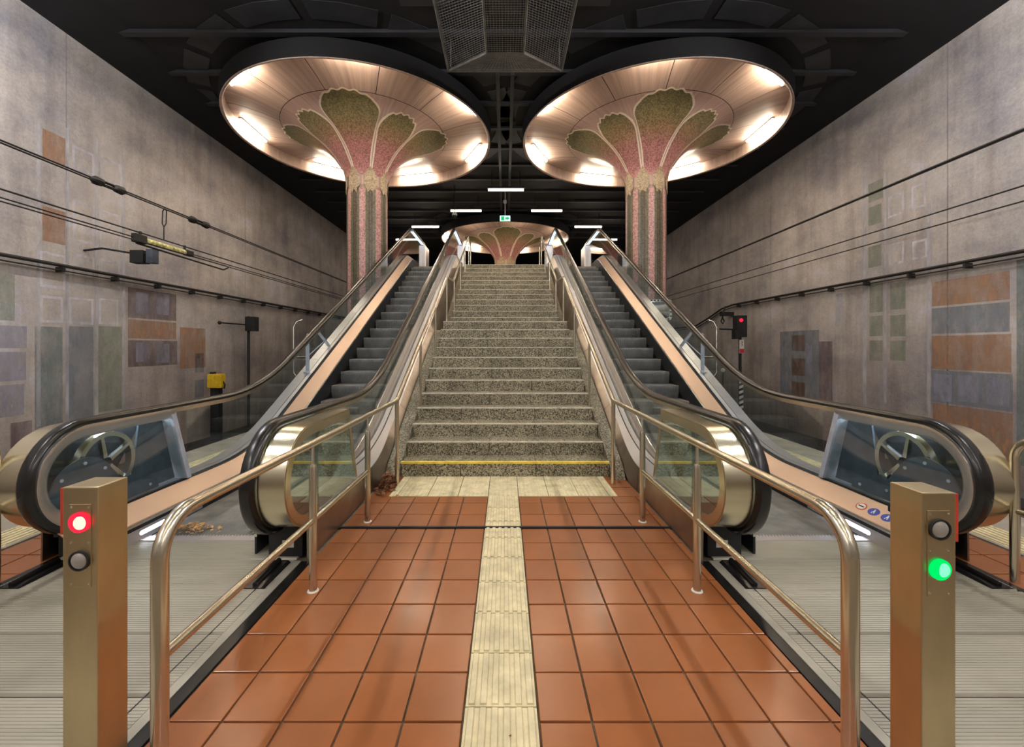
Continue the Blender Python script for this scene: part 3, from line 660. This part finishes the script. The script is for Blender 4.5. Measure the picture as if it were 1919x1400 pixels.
bollard(-1, 1.44, 1.384, 0.120, 'red'); bollard(1, 1.385, 1.362, 0.112, 'green')

# ------------------------------------------------------------------ flower-shaped columns
KEY = [(0.505, 5.55), (0.51, 5.78), (0.555, 5.95), (0.66, 6.14), (0.86, 6.40), (1.15, 6.64), (1.50, 6.83), (1.78, 6.93), (2.02, 6.99), (2.25, 7.045)]
def cr(P, t):
    n = len(P)-1; x = max(0, min(n-1e-6, t*n)); i = int(x); f = x-i
    p0, p1, p2, p3 = P[max(i-1, 0)], P[i], P[i+1], P[min(i+2, n)]
    return tuple(0.5*((2*b)+(-a+c)*f+(2*a-5*b+4*c-d)*f*f+(-a+3*b-3*c+d)*f**3) for a, b, c, d in zip(p0, p1, p2, p3))
def surf(t, a, off, dz=0.0):
    t = max(0.0, min(1.0, t)); r, z = cr(KEY, t); q = max(0.01, min(0.99, t)); r2, z2 = cr(KEY, q+0.01); r1, z1 = cr(KEY, q-0.01)
    l = math.hypot(r2-r1, z2-z1); nr, nz = (z2-z1)/l, -(r2-r1)/l
    r += nr*off; z += nz*off
    return (r*math.cos(a), r*math.sin(a), z+dz)
def petal_mesh(long, border):
    tip = (0.900 if long else 0.755); A = math.radians(23.0 if long else 18.5); nu, nv = 50, 28; t0 = 0.116
    off = 0.006 if border else 0.014
    secs = []
    for j in range(nv+1):
        v = j/nv; row = []
        w_ = math.radians(20.6)*(1-v)**2 + A*(0.72*(1-(1-v)**2) + 0.28*math.sin(min(1, v/0.86)*PI/2)**3)
        w_ *= 1+0.035*math.sin(v*26)*max(0, (v-0.62)/0.38)
        w_ *= 1-0.30*max(0, (v-0.86)/0.14)**2
        for i in range(nu+1):
            u = -1+2*i/nu
            top = tip*(1-0.10*abs(u)**2.2)+0.011*math.cos(u*5*PI)
            if border: top += 0.016
            t = t0+(top-t0)*v
            rr = cr(KEY, t)[0]
            a = u*(w_+(0.034/rr if border else 0.0))
            row.append(surf(t, a-PI/2, off))
        secs.append(row)
    m = MB().loft(secs, closed=False)
    return m.mesh('petal_border' if border else 'petal', 'border' if border else 'petal', True)
PETAL = {(l, b): petal_mesh(l, b) for l in (True, False) for b in (True, False)}
def shell_mesh():
    prof = [(2.03, 6.995), (2.4, 7.09), (2.75, 7.155), (3.0, 7.18), (3.15, 7.18)]
    h = math.radians(15)-0.003
    return MB().lathe(prof, 0, 0, 10, -h, h).mesh('shell_panel', 'shell', True)
SHELL = shell_mesh()
def patch(name, mat, a0, a1, z0, zf, off, parent, ang):
    n = 14; secs = []
    for i in range(n+1):
        u = -1+2*i/n; a = ang+(a0+a1)/2+(a1-a0)/2*u
        col = []
        for k in range(9):
            z = z0(u)+(zf(u)-z0(u))*k/8
            r = 0.505 if z < 5.72 else cr(KEY, max(0, min(1, ((z-5.55)/0.4)*0.2222)))[0]
            col.append(((r+off)*math.cos(a), (r+off)*math.sin(a), z))
        secs.append(col)
    me = MB().loft(secs, closed=False).mesh(name, mat, True)
    return place(me, name, (0, 0, 0), parent)
def flower_column(x, y, zb, label, where, mir):
    c = thing('flower_column', (x, y, zb), label, 'column', 'flower-shaped columns')
    dz = -zb
    def pm(me, name, rot=0.0):
        o = bpy.data.objects.new(name, me); COL.objects.link(o); o.parent = c; o.location = (0, 0, dz); o.rotation_euler = (0, 0, rot); return o
    pm(MB().lathe([(0.505, zb), (0.505, 5.55)], 0, 0, 48).mesh('shaft', 'column', True), 'shaft')
    pm(MB().lathe([cr(KEY, i/40*8/9) for i in range(41)], 0, 0, 72).mesh('funnel', 'funnel', True), 'funnel')
    for i in range(12): pm(SHELL, 'shell_panel', math.radians(30*i+8))
    pm(MB().lathe([(3.14, 7.20), (3.16, 6.89), (3.18, 6.872), (3.21, 6.868), (3.22, 6.885)], 0, 0, 96).mesh('rim', 'shell', True), 'rim')
    pm(MB().lathe([(3.222, 6.884), (3.235, 7.24), (3.1, 7.26), (2.0, 7.14), (1.9, 7.0)], 0, 0, 96).mesh('canopy_back', 'canopy_black', True), 'canopy_back')
    for i in range(8):
        long = i % 2 == 0
        for b in (True, False): pm(PETAL[(long, b)], 'petal_border' if b else 'petal', math.radians(45*i+4*mir))
    rot = math.radians(4*mir)
    for i in range(8):
        ang = math.radians(45*i-90)+rot+math.radians(22.5)
        h = math.radians(18)
        o = patch('crown_motif', 'crown', -h, h, lambda u: 5.50-0.12*(abs(u) < 0.5)+0.04*math.cos(u*6), lambda u: 5.98-0.22*abs(u)**1.3+0.02*math.cos(u*14), 0.024, c, ang); o.location = (0, 0, dz)
        for w0, w1, mt in ((-22, -15.5, 'stripe_dark'), (-15, -8, 'stripe_green'), (-7.5, 9, 'stripe_pink'), (9.5, 16, 'stripe_green'), (16.5, 22, 'stripe_dark')):
            o = patch('mosaic_stripe', mt, math.radians(w0), math.radians(w1), lambda u: max(0.02, zb), lambda u: 5.46, 0.006, c, ang+math.radians(22.5)); o.location = (0, 0, dz)
    # lamps under the rim
    for k, (deg, pos) in enumerate(((180, 'outer edge'), (128.6, 'rear outer rim'), (77, 'rear rim'), (25.7, 'rear inner rim'), (-25.7, 'front inner rim'), (-77, 'front rim'), (-128.6, 'front outer rim'))):
        a = math.radians(deg if mir > 0 else 180-deg)
        L = thing('tube_lamp', (x+2.97*math.cos(a), y+2.97*math.sin(a), 7.10), 'glowing tube lamp at the %s of the %s canopy' % (pos, where), 'lamp', 'tube lamps under the flower canopies')
        tx, ty = -math.sin(a), math.cos(a)
        hl = 0.54
        def P(s, rr, z): return (x+(2.97+rr)*math.cos(a)+tx*s, y+(2.97+rr)*math.sin(a)+ty*s, z)
        MB().loft([[P(s, -0.05, 7.175), P(s, 0.05, 7.175), P(s, 0.04, 7.145), P(s, -0.04, 7.145)] for s in (-hl-0.04, hl+0.04)]).build('tray', 'white', L)
        MB().tube([P(-hl, 0, 7.12), P(hl, 0, 7.12)], 0.026, 10).build('tube', 'tube', L, True)
    # dark ring panels on the ceiling round the rim
    for k in range(16):
        a0, a1 = 2*PI*k/16+0.03, 2*PI*(k+1)/16-0.03
        MB().loft([[(x+r*math.cos(a), y+r*math.sin(a), z) for r, z in ((3.42, CZ-0.02), (3.85, CZ-0.02), (3.85, CZ-0.005), (3.42, CZ-0.005))] for a in (a0, (a0+a1)/2, a1)]).build('ceiling_panel', 'ceiling_panel', ceil)
flower_column(-3.61, 11.1, 0.0, 'flower-shaped mosaic column rising behind the left escalator', 'left', 1)
flower_column(3.69, 11.1, 0.0, 'flower-shaped mosaic column rising behind the right escalator', 'right', -1)
flower_column(0.0, 21.5, 3.936, 'far flower-shaped mosaic column on the upper concourse behind the stairs', 'far', 1)

# ------------------------------------------------------------------ hall lamps
def hall_lamp(x, y, z, ln, label, mat='tube_far', along='x', group='ceiling tube lamps'):
    L = thing('tube_lamp', (x, y, z), label, 'lamp', group)
    if along == 'x':
        MB().tube([(x-ln/2, y, z), (x+ln/2, y, z)], 0.035, 10).build('tube', mat, L, True)
        MB().box(x-ln/2-0.03, x+ln/2+0.03, y-0.06, y+0.06, z+0.04, z+0.10).build('tray', 'ceiling_panel', L)
        for s in (-0.4, 0.4): MB().box(x+s*ln-0.01, x+s*ln+0.01, y-0.01, y+0.01, z+0.1, CZ+0.01).build('hanger', 'black', L)
    else:
        MB().tube([(x, y-ln/2, z), (x, y+ln/2, z)], 0.05, 10).build('tube', mat, L, True)
        MB().box(x-0.10, x+0.10, y-ln/2-0.05, y+ln/2+0.05, z+0.06, z+0.12).build('tray', 'white', L)
        for s in (-0.4, 0.4): MB().box(x-0.01, x+0.01, y+s*ln-0.01, y+s*ln+0.01, z+0.12, CZ+0.01).build('hanger', 'black', L)
hall_lamp(0.03, 14.4, 6.81, 1.2, 'single ceiling tube lamp in the middle, nearest above the stairs')
hall_lamp(-1.54, 16.7, 6.84, 1.2, 'ceiling tube lamp left of the exit sign')
hall_lamp(1.64, 16.7, 6.84, 1.2, 'ceiling tube lamp right of the exit sign')
hall_lamp(-3.57, 19.0, 6.86, 1.2, 'ceiling tube lamp above the left escalator head')
hall_lamp(3.73, 19.0, 6.86, 1.2, 'ceiling tube lamp above the right escalator head')
hall_lamp(-4.85, 21.2, 6.84, 1.2, 'ceiling tube lamp seen through the left escalator glass')
hall_lamp(5.0, 21.2, 6.84, 1.2, 'ceiling tube lamp seen through the right escalator glass')
for k, yy in enumerate((4.6, 1.8, -1.0, -3.8, -6.6, -9.4)):  # added out of frame to light the floor, centred after the railing shadow
    for sx in (-1, 1):
        hall_lamp(sx*0.55, yy, 6.75, 1.5, '%s added unseen ceiling lamp over the walkway, pair number %s from the stairs' % ('left' if sx < 0 else 'right', ('one', 'two', 'three', 'four', 'five', 'six')[k]), 'tube_hall_added', 'y', 'added walkway ceiling lamps')
for k, yy in enumerate((5.0, 0.5, -4.0, -8.5)):  # unseen lamps added beyond the platform edges to brighten the side walls
    for sx in (-1, 1):
        hall_lamp(sx*5.3, yy, 6.75, 1.5, '%s added unseen ceiling lamp over the track edge, %s from the stairs' % ('left' if sx < 0 else 'right', ('first', 'second', 'third', 'fourth')[k]), 'tube_edge_added', 'y', 'added platform edge ceiling lamps')

# ------------------------------------------------------------------ mesh basket under the ceiling
bk = thing('mesh_basket', (0, 5.5, 6.4), 'dark wire mesh basket hanging from the ceiling between the columns', 'basket')
zt_, zb_ = 6.88, 6.38
TB = [(-1.10, 8.28, zt_), (1.10, 8.28, zt_)]; y_n = 2.5
bw = 0.31; ye = 7.05
def quad_mesh(p00, p10, p11, p01, nu, nv, rad, name):
    P = [Vector(q) for q in (p00, p10, p11, p01)]
    def at(u, v): return (P[0]*(1-u)+P[1]*u)*(1-v)+(P[3]*(1-u)+P[2]*u)*v
    m = MB()
    for i in range(nu+1): m.tube([at(i/nu, 0), at(i/nu, 1)], rad, 3)
    for j in range(nv+1): m.tube([at(0, j/nv), at(1, j/nv)], rad, 3)
    return tag(m.build(name, 'mesh', bk), kind='stuff')
quad_mesh((-bw, y_n, zb_), (bw, y_n, zb_), (bw, ye, zb_), (-bw, ye, zb_), 14, 100, 0.004, 'bottom_mesh')
quad_mesh((-bw, ye, zb_), (bw, ye, zb_), TB[1], TB[0], 30, 26, 0.004, 'end_mesh')
for sx in (-1, 1):
    quad_mesh((sx*bw, y_n, zb_), (sx*1.10, y_n, zt_), (sx*1.10, 8.28, zt_), (sx*bw, ye, zb_), 16, 100, 0.004, 'side_mesh')
    MB().tube([(sx*bw, y_n, zb_), (sx*bw, ye, zb_), (sx*1.10, 8.28, zt_)], 0.022, 6).build('frame_bar', 'mesh', bk)
    MB().tube([(sx*1.10, y_n, zt_), (sx*1.10, 8.28, zt_)], 0.03, 6).build('frame_bar', 'mesh', bk)
    MB().tube([(sx*1.05, 8.2, zt_), (sx*1.05, 8.2, CZ)], 0.012, 6).build('hanger', 'mesh', bk)
MB().tube(TB, 0.03, 6).build('frame_bar', 'mesh', bk)
MB().box(-0.25, 0.25, y_n, 6.6, 6.66, 7.06).build('duct', 'ceiling_panel', bk)

# ------------------------------------------------------------------ exit sign, dome camera
ex = thing('exit_sign', (-0.02, 16.0, 6.33), 'small green illuminated exit sign hanging above the stair head', 'sign')
MB().box(-0.20, 0.20, 16.0, 16.07, 6.22, 6.44).build('housing', 'white', ex)
fc = MB().box(-0.19, 0.19, 15.994, 16.0, 6.23, 6.43).build('face', 'exit', ex)
MB().box(-0.15, -0.03, 15.990, 15.994, 6.25, 6.41).build('pictogram', 'exit_dark', fc)
MB().prism_y([(0.01, 6.29), (0.09, 6.29), (0.09, 6.25), (0.16, 6.33), (0.09, 6.41), (0.09, 6.37), (0.01, 6.37)], 15.990, 15.994).build('arrow', 'exit_dark', fc)
MB().tube([(0, 16.03, 6.44), (0, 16.03, CZ)], 0.014, 8).build('rod', 'white', ex)
MB().box(-0.06, 0.06, 15.98, 16.08, 6.92, 7.02).build('junction_box', 'zinc', ex)
dc = thing('dome_camera', (-1.86, 15.6, 6.3), 'small white dome camera hanging beside the left ceiling lamp', 'camera')
MB().ball((-1.86, 15.6, 6.30), 0.085, 14, 10).build('dome', 'black', dc, True)
MB().lathe([(0.0, 6.42), (0.07, 6.42), (0.095, 6.36), (0.095, 6.31), (0.0, 6.31)], -1.86, 15.6, 16).build('housing', 'white', dc, True)
MB().tube([(-1.86, 15.6, 6.4), (-1.86, 15.6, CZ)], 0.015, 8).build('rod', 'black', dc)

# ------------------------------------------------------------------ overhead line, cables and signals beside the tracks
def wire(name, x, z, y0, y1, r, label, cat='wire', sag=0.0):
    o = MB().tube([(x, y, z) for y in frange(y0, y1, 3)], r, 6).build(name, 'wire')
    return tag(o, label, cat, None)
XT = -6.2
wire('carrier_wire', XT, 4.02, -4, 39, 0.012, 'upper of the twin black carrier wires over the left track')
wire('carrier_wire', XT+0.06, 3.965, -4, 39, 0.012, 'lower of the twin black carrier wires over the left track')
wire('feeder_wire', XT, 3.42, -4, 39, 0.012, 'single black feeder wire under the carrier wires on the left')
wire('contact_wire', XT, 3.315, -4, 39, 0.010, 'upper of the two lowest wires over the left track')
wire('contact_wire', XT+0.05, 3.255, -4, 39, 0.010, 'lowest wire over the left track')
wire('carrier_wire', 6.35, 4.14, -4, 39, 0.024, 'thick black topmost wire over the right track')
wire('feeder_wire', 6.4, 3.47, -4, 39, 0.011, 'middle thin wire over the right track')
wire('contact_wire', 6.4, 3.28, -4, 39, 0.010, 'lowest thin wire over the right track')
for y, lab in ((6.6, 'bulky black wire tensioner on the left carrier wire, nearer the viewer'), (8.55, 'small black wire tensioner on the left carrier wire, farther away')):
    t = thing('wire_tensioner', (XT, y, 3.99), lab, 'tensioner', 'wire tensioners')
    for q in (-1, 1):
        MB().tube([(XT+0.03, y+q*0.30, 3.99), (XT+0.03, y+q*0.22, 3.99), (XT+0.03, y+q*0.12, 3.99), (XT+0.03, y+q*0.08, 3.99)], [0.02, 0.07, 0.06, 0.02], 8).build('clamp', 'wire', t, True)
    for q in (-0.035, 0.035):
        MB().tube([(XT+0.03, y-0.14, 3.99+q), (XT+0.03, y+0.14, 3.99+q)], 0.012, 6).build('bar', 'wire', t)
ins = thing('section_insulator', (XT, 7.5, 3.2), 'yellow and black section insulator hanging in the left overhead line', 'insulator')
MB().tube([(XT+0.02, 7.25, 3.30), (XT+0.02, 7.30, 3.30), (XT+0.02, 8.15, 3.30), (XT+0.02, 8.2, 3.30)], [0.03, 0.05, 0.05, 0.03], 10).build('insulator_rod', 'rust_yellow', ins, True)
MB().box(XT-0.03, XT+0.07, 7.05, 7.27, 3.23, 3.38).build('clamp', 'wire', ins, bevel=0.02)
MB().box(XT-0.03, XT+0.07, 8.18, 8.36, 3.25, 3.36).build('clamp', 'wire', ins, bevel=0.02)
MB().tube([(XT+0.02, 7.1, 3.22), (XT+0.02, 8.4, 3.19), (XT+0.02, 9.3, 3.17), (XT+0.02, 9.45, 3.24)], 0.016, 6).build('runner', 'wire', ins)
MB().tube([(XT+0.02, 8.3, 3.27), (XT+0.02, 9.4, 3.27)], 0.014, 6).build('runner', 'wire', ins)
for y in (7.2, 8.2): MB().tube([(XT, y, 3.30), (XT, y, 3.44)], 0.022, 6).build('strut', 'wire', ins)
MB().tube([(XT, 7.72, 4.0), (XT-0.03, 7.71, 3.95), (XT-0.03, 7.70, 3.72), (XT, 7.70, 3.66), (XT, 7.70, 3.42)], 0.010, 6).build('hanger', 'wire', ins)
MB().tube([(XT, 7.72, 4.0), (XT+0.04, 7.71, 3.95), (XT+0.04, 7.70, 3.72), (XT, 7.70, 3.66)], 0.010, 6).build('hanger', 'wire', ins)
bx = thing('signal_box', (-6.9, 8.0, 2.9), 'small black box on a wall arm behind the yellow insulator', 'signal')
MB().box(-7.05, -6.80, 7.95, 8.12, 3.06, 3.30).build('body', 'black', bx, bevel=0.01)
MB().box(-6.74, -6.62, 7.95, 8.10, 3.06, 3.32).build('screen', 'machine', bx)
MB().tube([(WL, 8.0, 3.30), (-7.6, 8.0, 3.34), (-7.0, 8.0, 3.24), (-6.7, 8.0, 3.24)], 0.02, 6).build('arm', 'black', bx)

def conduit(sx, xw, z, y1, label, drop_end):
    x = sx*(xw-0.10)
    c = thing('cable_conduit', (x, 0, z), label, 'conduit', 'wall cable conduits')
    path = [(x, y, z) for y in frange(-4, y1, 2.0)]
    if drop_end: path += [(x, y1+0.8, z-0.08), (x, y1+1.8, z-0.35), (x, y1+3.0, z-0.62), (x, 34, z-0.7)]
    MB().tube(path, 0.032, 8).build('pipe', 'wire', c, True)
    MB().tube([(px, py, pz-0.09) for px, py, pz in path], 0.014, 6).build('cable', 'wire', c, True)
    y = 5.4
    while y < y1:
        MB().box(*sorted((sx*(xw-0.01), sx*(xw-0.15))), y-0.02, y+0.02, z-0.12, z-0.03).build('bracket', 'wire', c); y += 1.05
conduit(-1, -WL, 2.92, 36, 'black cable conduit on brackets along the left wall', False)
conduit(1, WR, 2.99, 15.2, 'black cable conduit on brackets along the right wall', True)

# left track side: dark signal on a pole by the wall joint, yellow box on a post
sg = thing('track_signal', (-7.72, 12.75, TRACK), 'black signal head on a thin pole at the left wall joint', 'signal')
MB().tube([(-7.72, 12.75, TRACK), (-7.72, 12.75, 2.4)], 0.04, 10).build('pole', 'black', sg)
MB().box(-7.74, -7.46, 12.6, 12.85, 1.95, 2.38).build('head', 'black', sg, bevel=0.015)
MB().tube([(-7.72, 12.7, 2.14), (-7.78, 11.6, 2.14)], 0.022, 6).build('arm', 'black', sg)
MB().ball((-7.78, 11.55, 2.14), 0.05, 8, 6).build('arm_knob', 'black', sg)
yb = thing('track_box', (-7.5, 11.0, TRACK), 'yellow equipment box on a black post by the left wall', 'box')
MB().box(-7.62, -7.40, 10.95, 11.1, TRACK, 0.42).build('post', 'black', yb)
MB().box(-7.64, -7.28, 10.85, 11.05, 0.42, 0.78).build('body', 'yellow', yb, bevel=0.03)
MB().box(-7.60, -7.50, 10.9, 11.0, 0.78, 0.83).build('cap', 'black', yb)
MB().tube([(-7.30, 10.95, 0.6), (-7.24, 10.95, 0.5), (-7.26, 10.95, 0.40)], 0.02, 6).build('cable', 'black', yb)
# right track side: red signal on zebra pole, wall clutter, mirror
rs = thing('track_signal', (7.3, 13.2, TRACK), 'black track signal glowing red on a striped pole by the right wall', 'signal')
px = 7.32
MB().tube([(px, 13.2, TRACK), (px, 13.2, 2.0)], 0.045, 10).build('pole', 'black', rs)
MB().box(7.14, 7.46, 13.05, 13.3, 1.78, 2.45).build('head', 'black', rs, bevel=0.015)
MB().box(7.06, 7.22, 13.0, 13.2, 1.72, 2.0).build('visor', 'black', rs)
MB().prism_y(disc_xz(7.27, 0, 2.30, 0.055, 16), 13.03, 13.051).build('red_light', 'red_lamp', rs)
pl = MB().box(7.25, 7.39, 13.10, 13.12, 1.28, 1.70).build('number_plate', 'white', rs)
MB().box(7.255, 7.385, 13.095, 13.10, 1.29, 1.42).build('red_field', 'sign_red', pl)
for zc in (1.62, 1.54):
    MB().prism_y([(7.30, zc-0.03), (7.34, zc-0.03), (7.34, zc+0.03), (7.30, zc+0.03), (7.30, zc+0.02), (7.325, zc+0.02), (7.325, zc-0.02), (7.30, zc-0.02)], 13.094, 13.10).build('numeral', 'black', pl)
for k in range(7):
    z = -0.62+0.16*k
    MB().prism_y([(px-0.06, z), (px+0.06, z+0.05), (px+0.06, z+0.12), (px-0.06, z+0.07)], 13.12, 13.16).build('stripe', 'white', rs)
MB().box(px-0.065, px+0.065, 13.15, 13.17, -0.70, 0.62).build('stripe_board', 'black', rs)
cl = thing('cable_coil', (7.9, 15.6, 2.3), 'black cable loop hanging from the right wall conduit', 'cable')
MB().tube([(8.0, 15.4, 2.95), (7.95, 15.4, 2.7), (7.95, 15.5, 2.55), (7.9, 15.5, 2.42), (7.96, 15.5, 2.32), (8.02, 15.5, 2.42), (7.95, 15.5, 2.55)], 0.025, 6).build('loop', 'black', cl)
MB().box(7.85, WR, 15.3, 15.5, 2.60, 2.74).build('bracket', 'black', cl)
MB().tube([(WR, 15.2, 2.10), (7.7, 15.2, 2.12)], 0.03, 6).build('arm', 'black', cl)
ls = thing('wall_lamp', (8.0, 15.6, 0.6), 'small round white fitting on a thin pole by the right wall', 'lamp')
MB().tube([(8.02, 15.6, TRACK), (8.02, 15.6, 0.55)], 0.02, 6).build('pole', 'black', ls)
MB().ball((8.02, 15.6, 0.62), 0.075, 12, 8).build('globe', 'white', ls, True)
mr = thing('platform_mirror', (3.47, 9.6, 0), 'convex platform mirror with black and white dashed border, right side', 'mirror')
mx_, mz, mw, mh = 3.47, 2.32, 0.31, 0.235
def rr(w_, h_, r, n=5):
    out = []
    for cx, cz, a0 in ((w_-r, h_-r, 0), (-w_+r, h_-r, 90), (-w_+r, -h_+r, 180), (w_-r, -h_+r, 270)):
        for i in range(n+1):
            a = math.radians(a0+90*i/n); out.append((mx_+cx+r*math.cos(a), mz+cz+r*math.sin(a)))
    return out
MB().prism_y(rr(mw, mh, 0.07), 9.60, 9.63).build('border', 'white', mr)
MB().loft([[(x_, y_, z_) for x_, z_ in rr(mw-q, mh-q, 0.06)] for q, y_ in ((0.05, 9.598), (0.09, 9.585), (0.17, 9.575))]).build('mirror_face', 'mirror', mr, True)
for i in range(7):
    for s in (-1, 1):
        x_ = mx_-mw+0.08+(2*mw-0.16)*i/6
        MB().box(x_-0.018, x_+0.018, 9.595, 9.60, mz+s*(mh-0.025)-0.018, mz+s*(mh-0.025)+0.018).build('border_dash', 'black', mr)
for i in range(4):
    for s in (-1, 1):
        z_ = mz-mh+0.09+(2*mh-0.18)*i/3
        MB().box(mx_+s*(mw-0.025)-0.018, mx_+s*(mw-0.025)+0.018, 9.595, 9.60, z_-0.018, z_+0.018).build('border_dash', 'black', mr)
MB().tube([(mx_, 9.66, 0), (mx_, 9.66, 2.4)], 0.03, 10).build('pole', 'zinc', mr)

# ------------------------------------------------------------------ dry leaves
def leaf_shape(m, c, s, rnd):
    a = rnd.uniform(0, 2*PI); tx, ty = rnd.uniform(-0.5, 0.5), rnd.uniform(-0.5, 0.5); pts = []
    for k, q in enumerate((1.0, 0.45, 0.8, 0.4, 0.9, 0.4, 0.7, 0.45)):
        b = a+2*PI*k/8; dx, dy = s*q*math.cos(b), s*q*math.sin(b)
        pts.append((c[0]+dx, c[1]+dy, c[2]+max(-0.3*s, tx*dx+ty*dy+0.2*s*(k % 2))))
    lo = min(p[2] for p in pts); f = max(0.002-lo, 0)
    m.loft([[(x, y, z+f) for x, y, z in pts], [(x, y, z+f+0.0012) for x, y, z in pts]])
def pile(cx, cy, sx_, sy_, n, mat, label, hgt, sz):
    rnd = random.Random(int(abs(cx*1000)+cy*77)); m = MB()
    for _ in range(n):
        u, v = rnd.gauss(0, 0.45), rnd.gauss(0, 0.45); h = max(0, hgt*(1-math.hypot(u, v)))*rnd.random()
        leaf_shape(m, (cx+u*sx_, cy+v*sy_, 0.008+h), rnd.uniform(0.6, 1.1)*sz, rnd)
    tag(m.build('fallen_leaves', mat), label, 'leaves', None, 'stuff')
pile(-1.24, 4.48, 0.085, 0.24, 190, 'leaf', 'heap of brown dry leaves in the corner beside the stair foot', 0.20, 0.036)
pile(-2.50, 3.42, 0.19, 0.07, 90, 'leaf_tan', 'heap of tan dry leaves on the left escalator comb', 0.07, 0.024)
pile(-2.02, 3.40, 0.06, 0.03, 14, 'leaf_tan', 'few tan leaves beside the left newel on the escalator', 0.02, 0.022)
for (x, y, lab, mt, s) in ((-1.06, 4.17, 'pale single leaf on the tiles beside the corner leaf heap', 'leaf_tan', 0.028), (-1.11, 3.83, 'brown single leaf beside the third left railing post', 'leaf', 0.02), (-2.27, 3.36, 'single tan leaf between the two piles on the escalator comb', 'leaf_tan', 0.028),
                        (0.03, 4.80, 'small brown leaf on the warning slabs against the first step', 'leaf', 0.022), (1.24, 4.62, 'brown leaf in the corner at the right stair foot', 'leaf', 0.03), (0.02, 1.60, 'tiny dark leaf scrap on the ribbed guidance strip', 'leaf', 0.008)):
    m = MB(); leaf_shape(m, (x, y, 0.010), s, random.Random(int(abs(x)*100+y*10)))
    tag(m.build('leaf', mt), lab, 'leaf', 'single fallen leaves')

for o in bpy.data.objects:
    if '_o' in o: del o['_o']
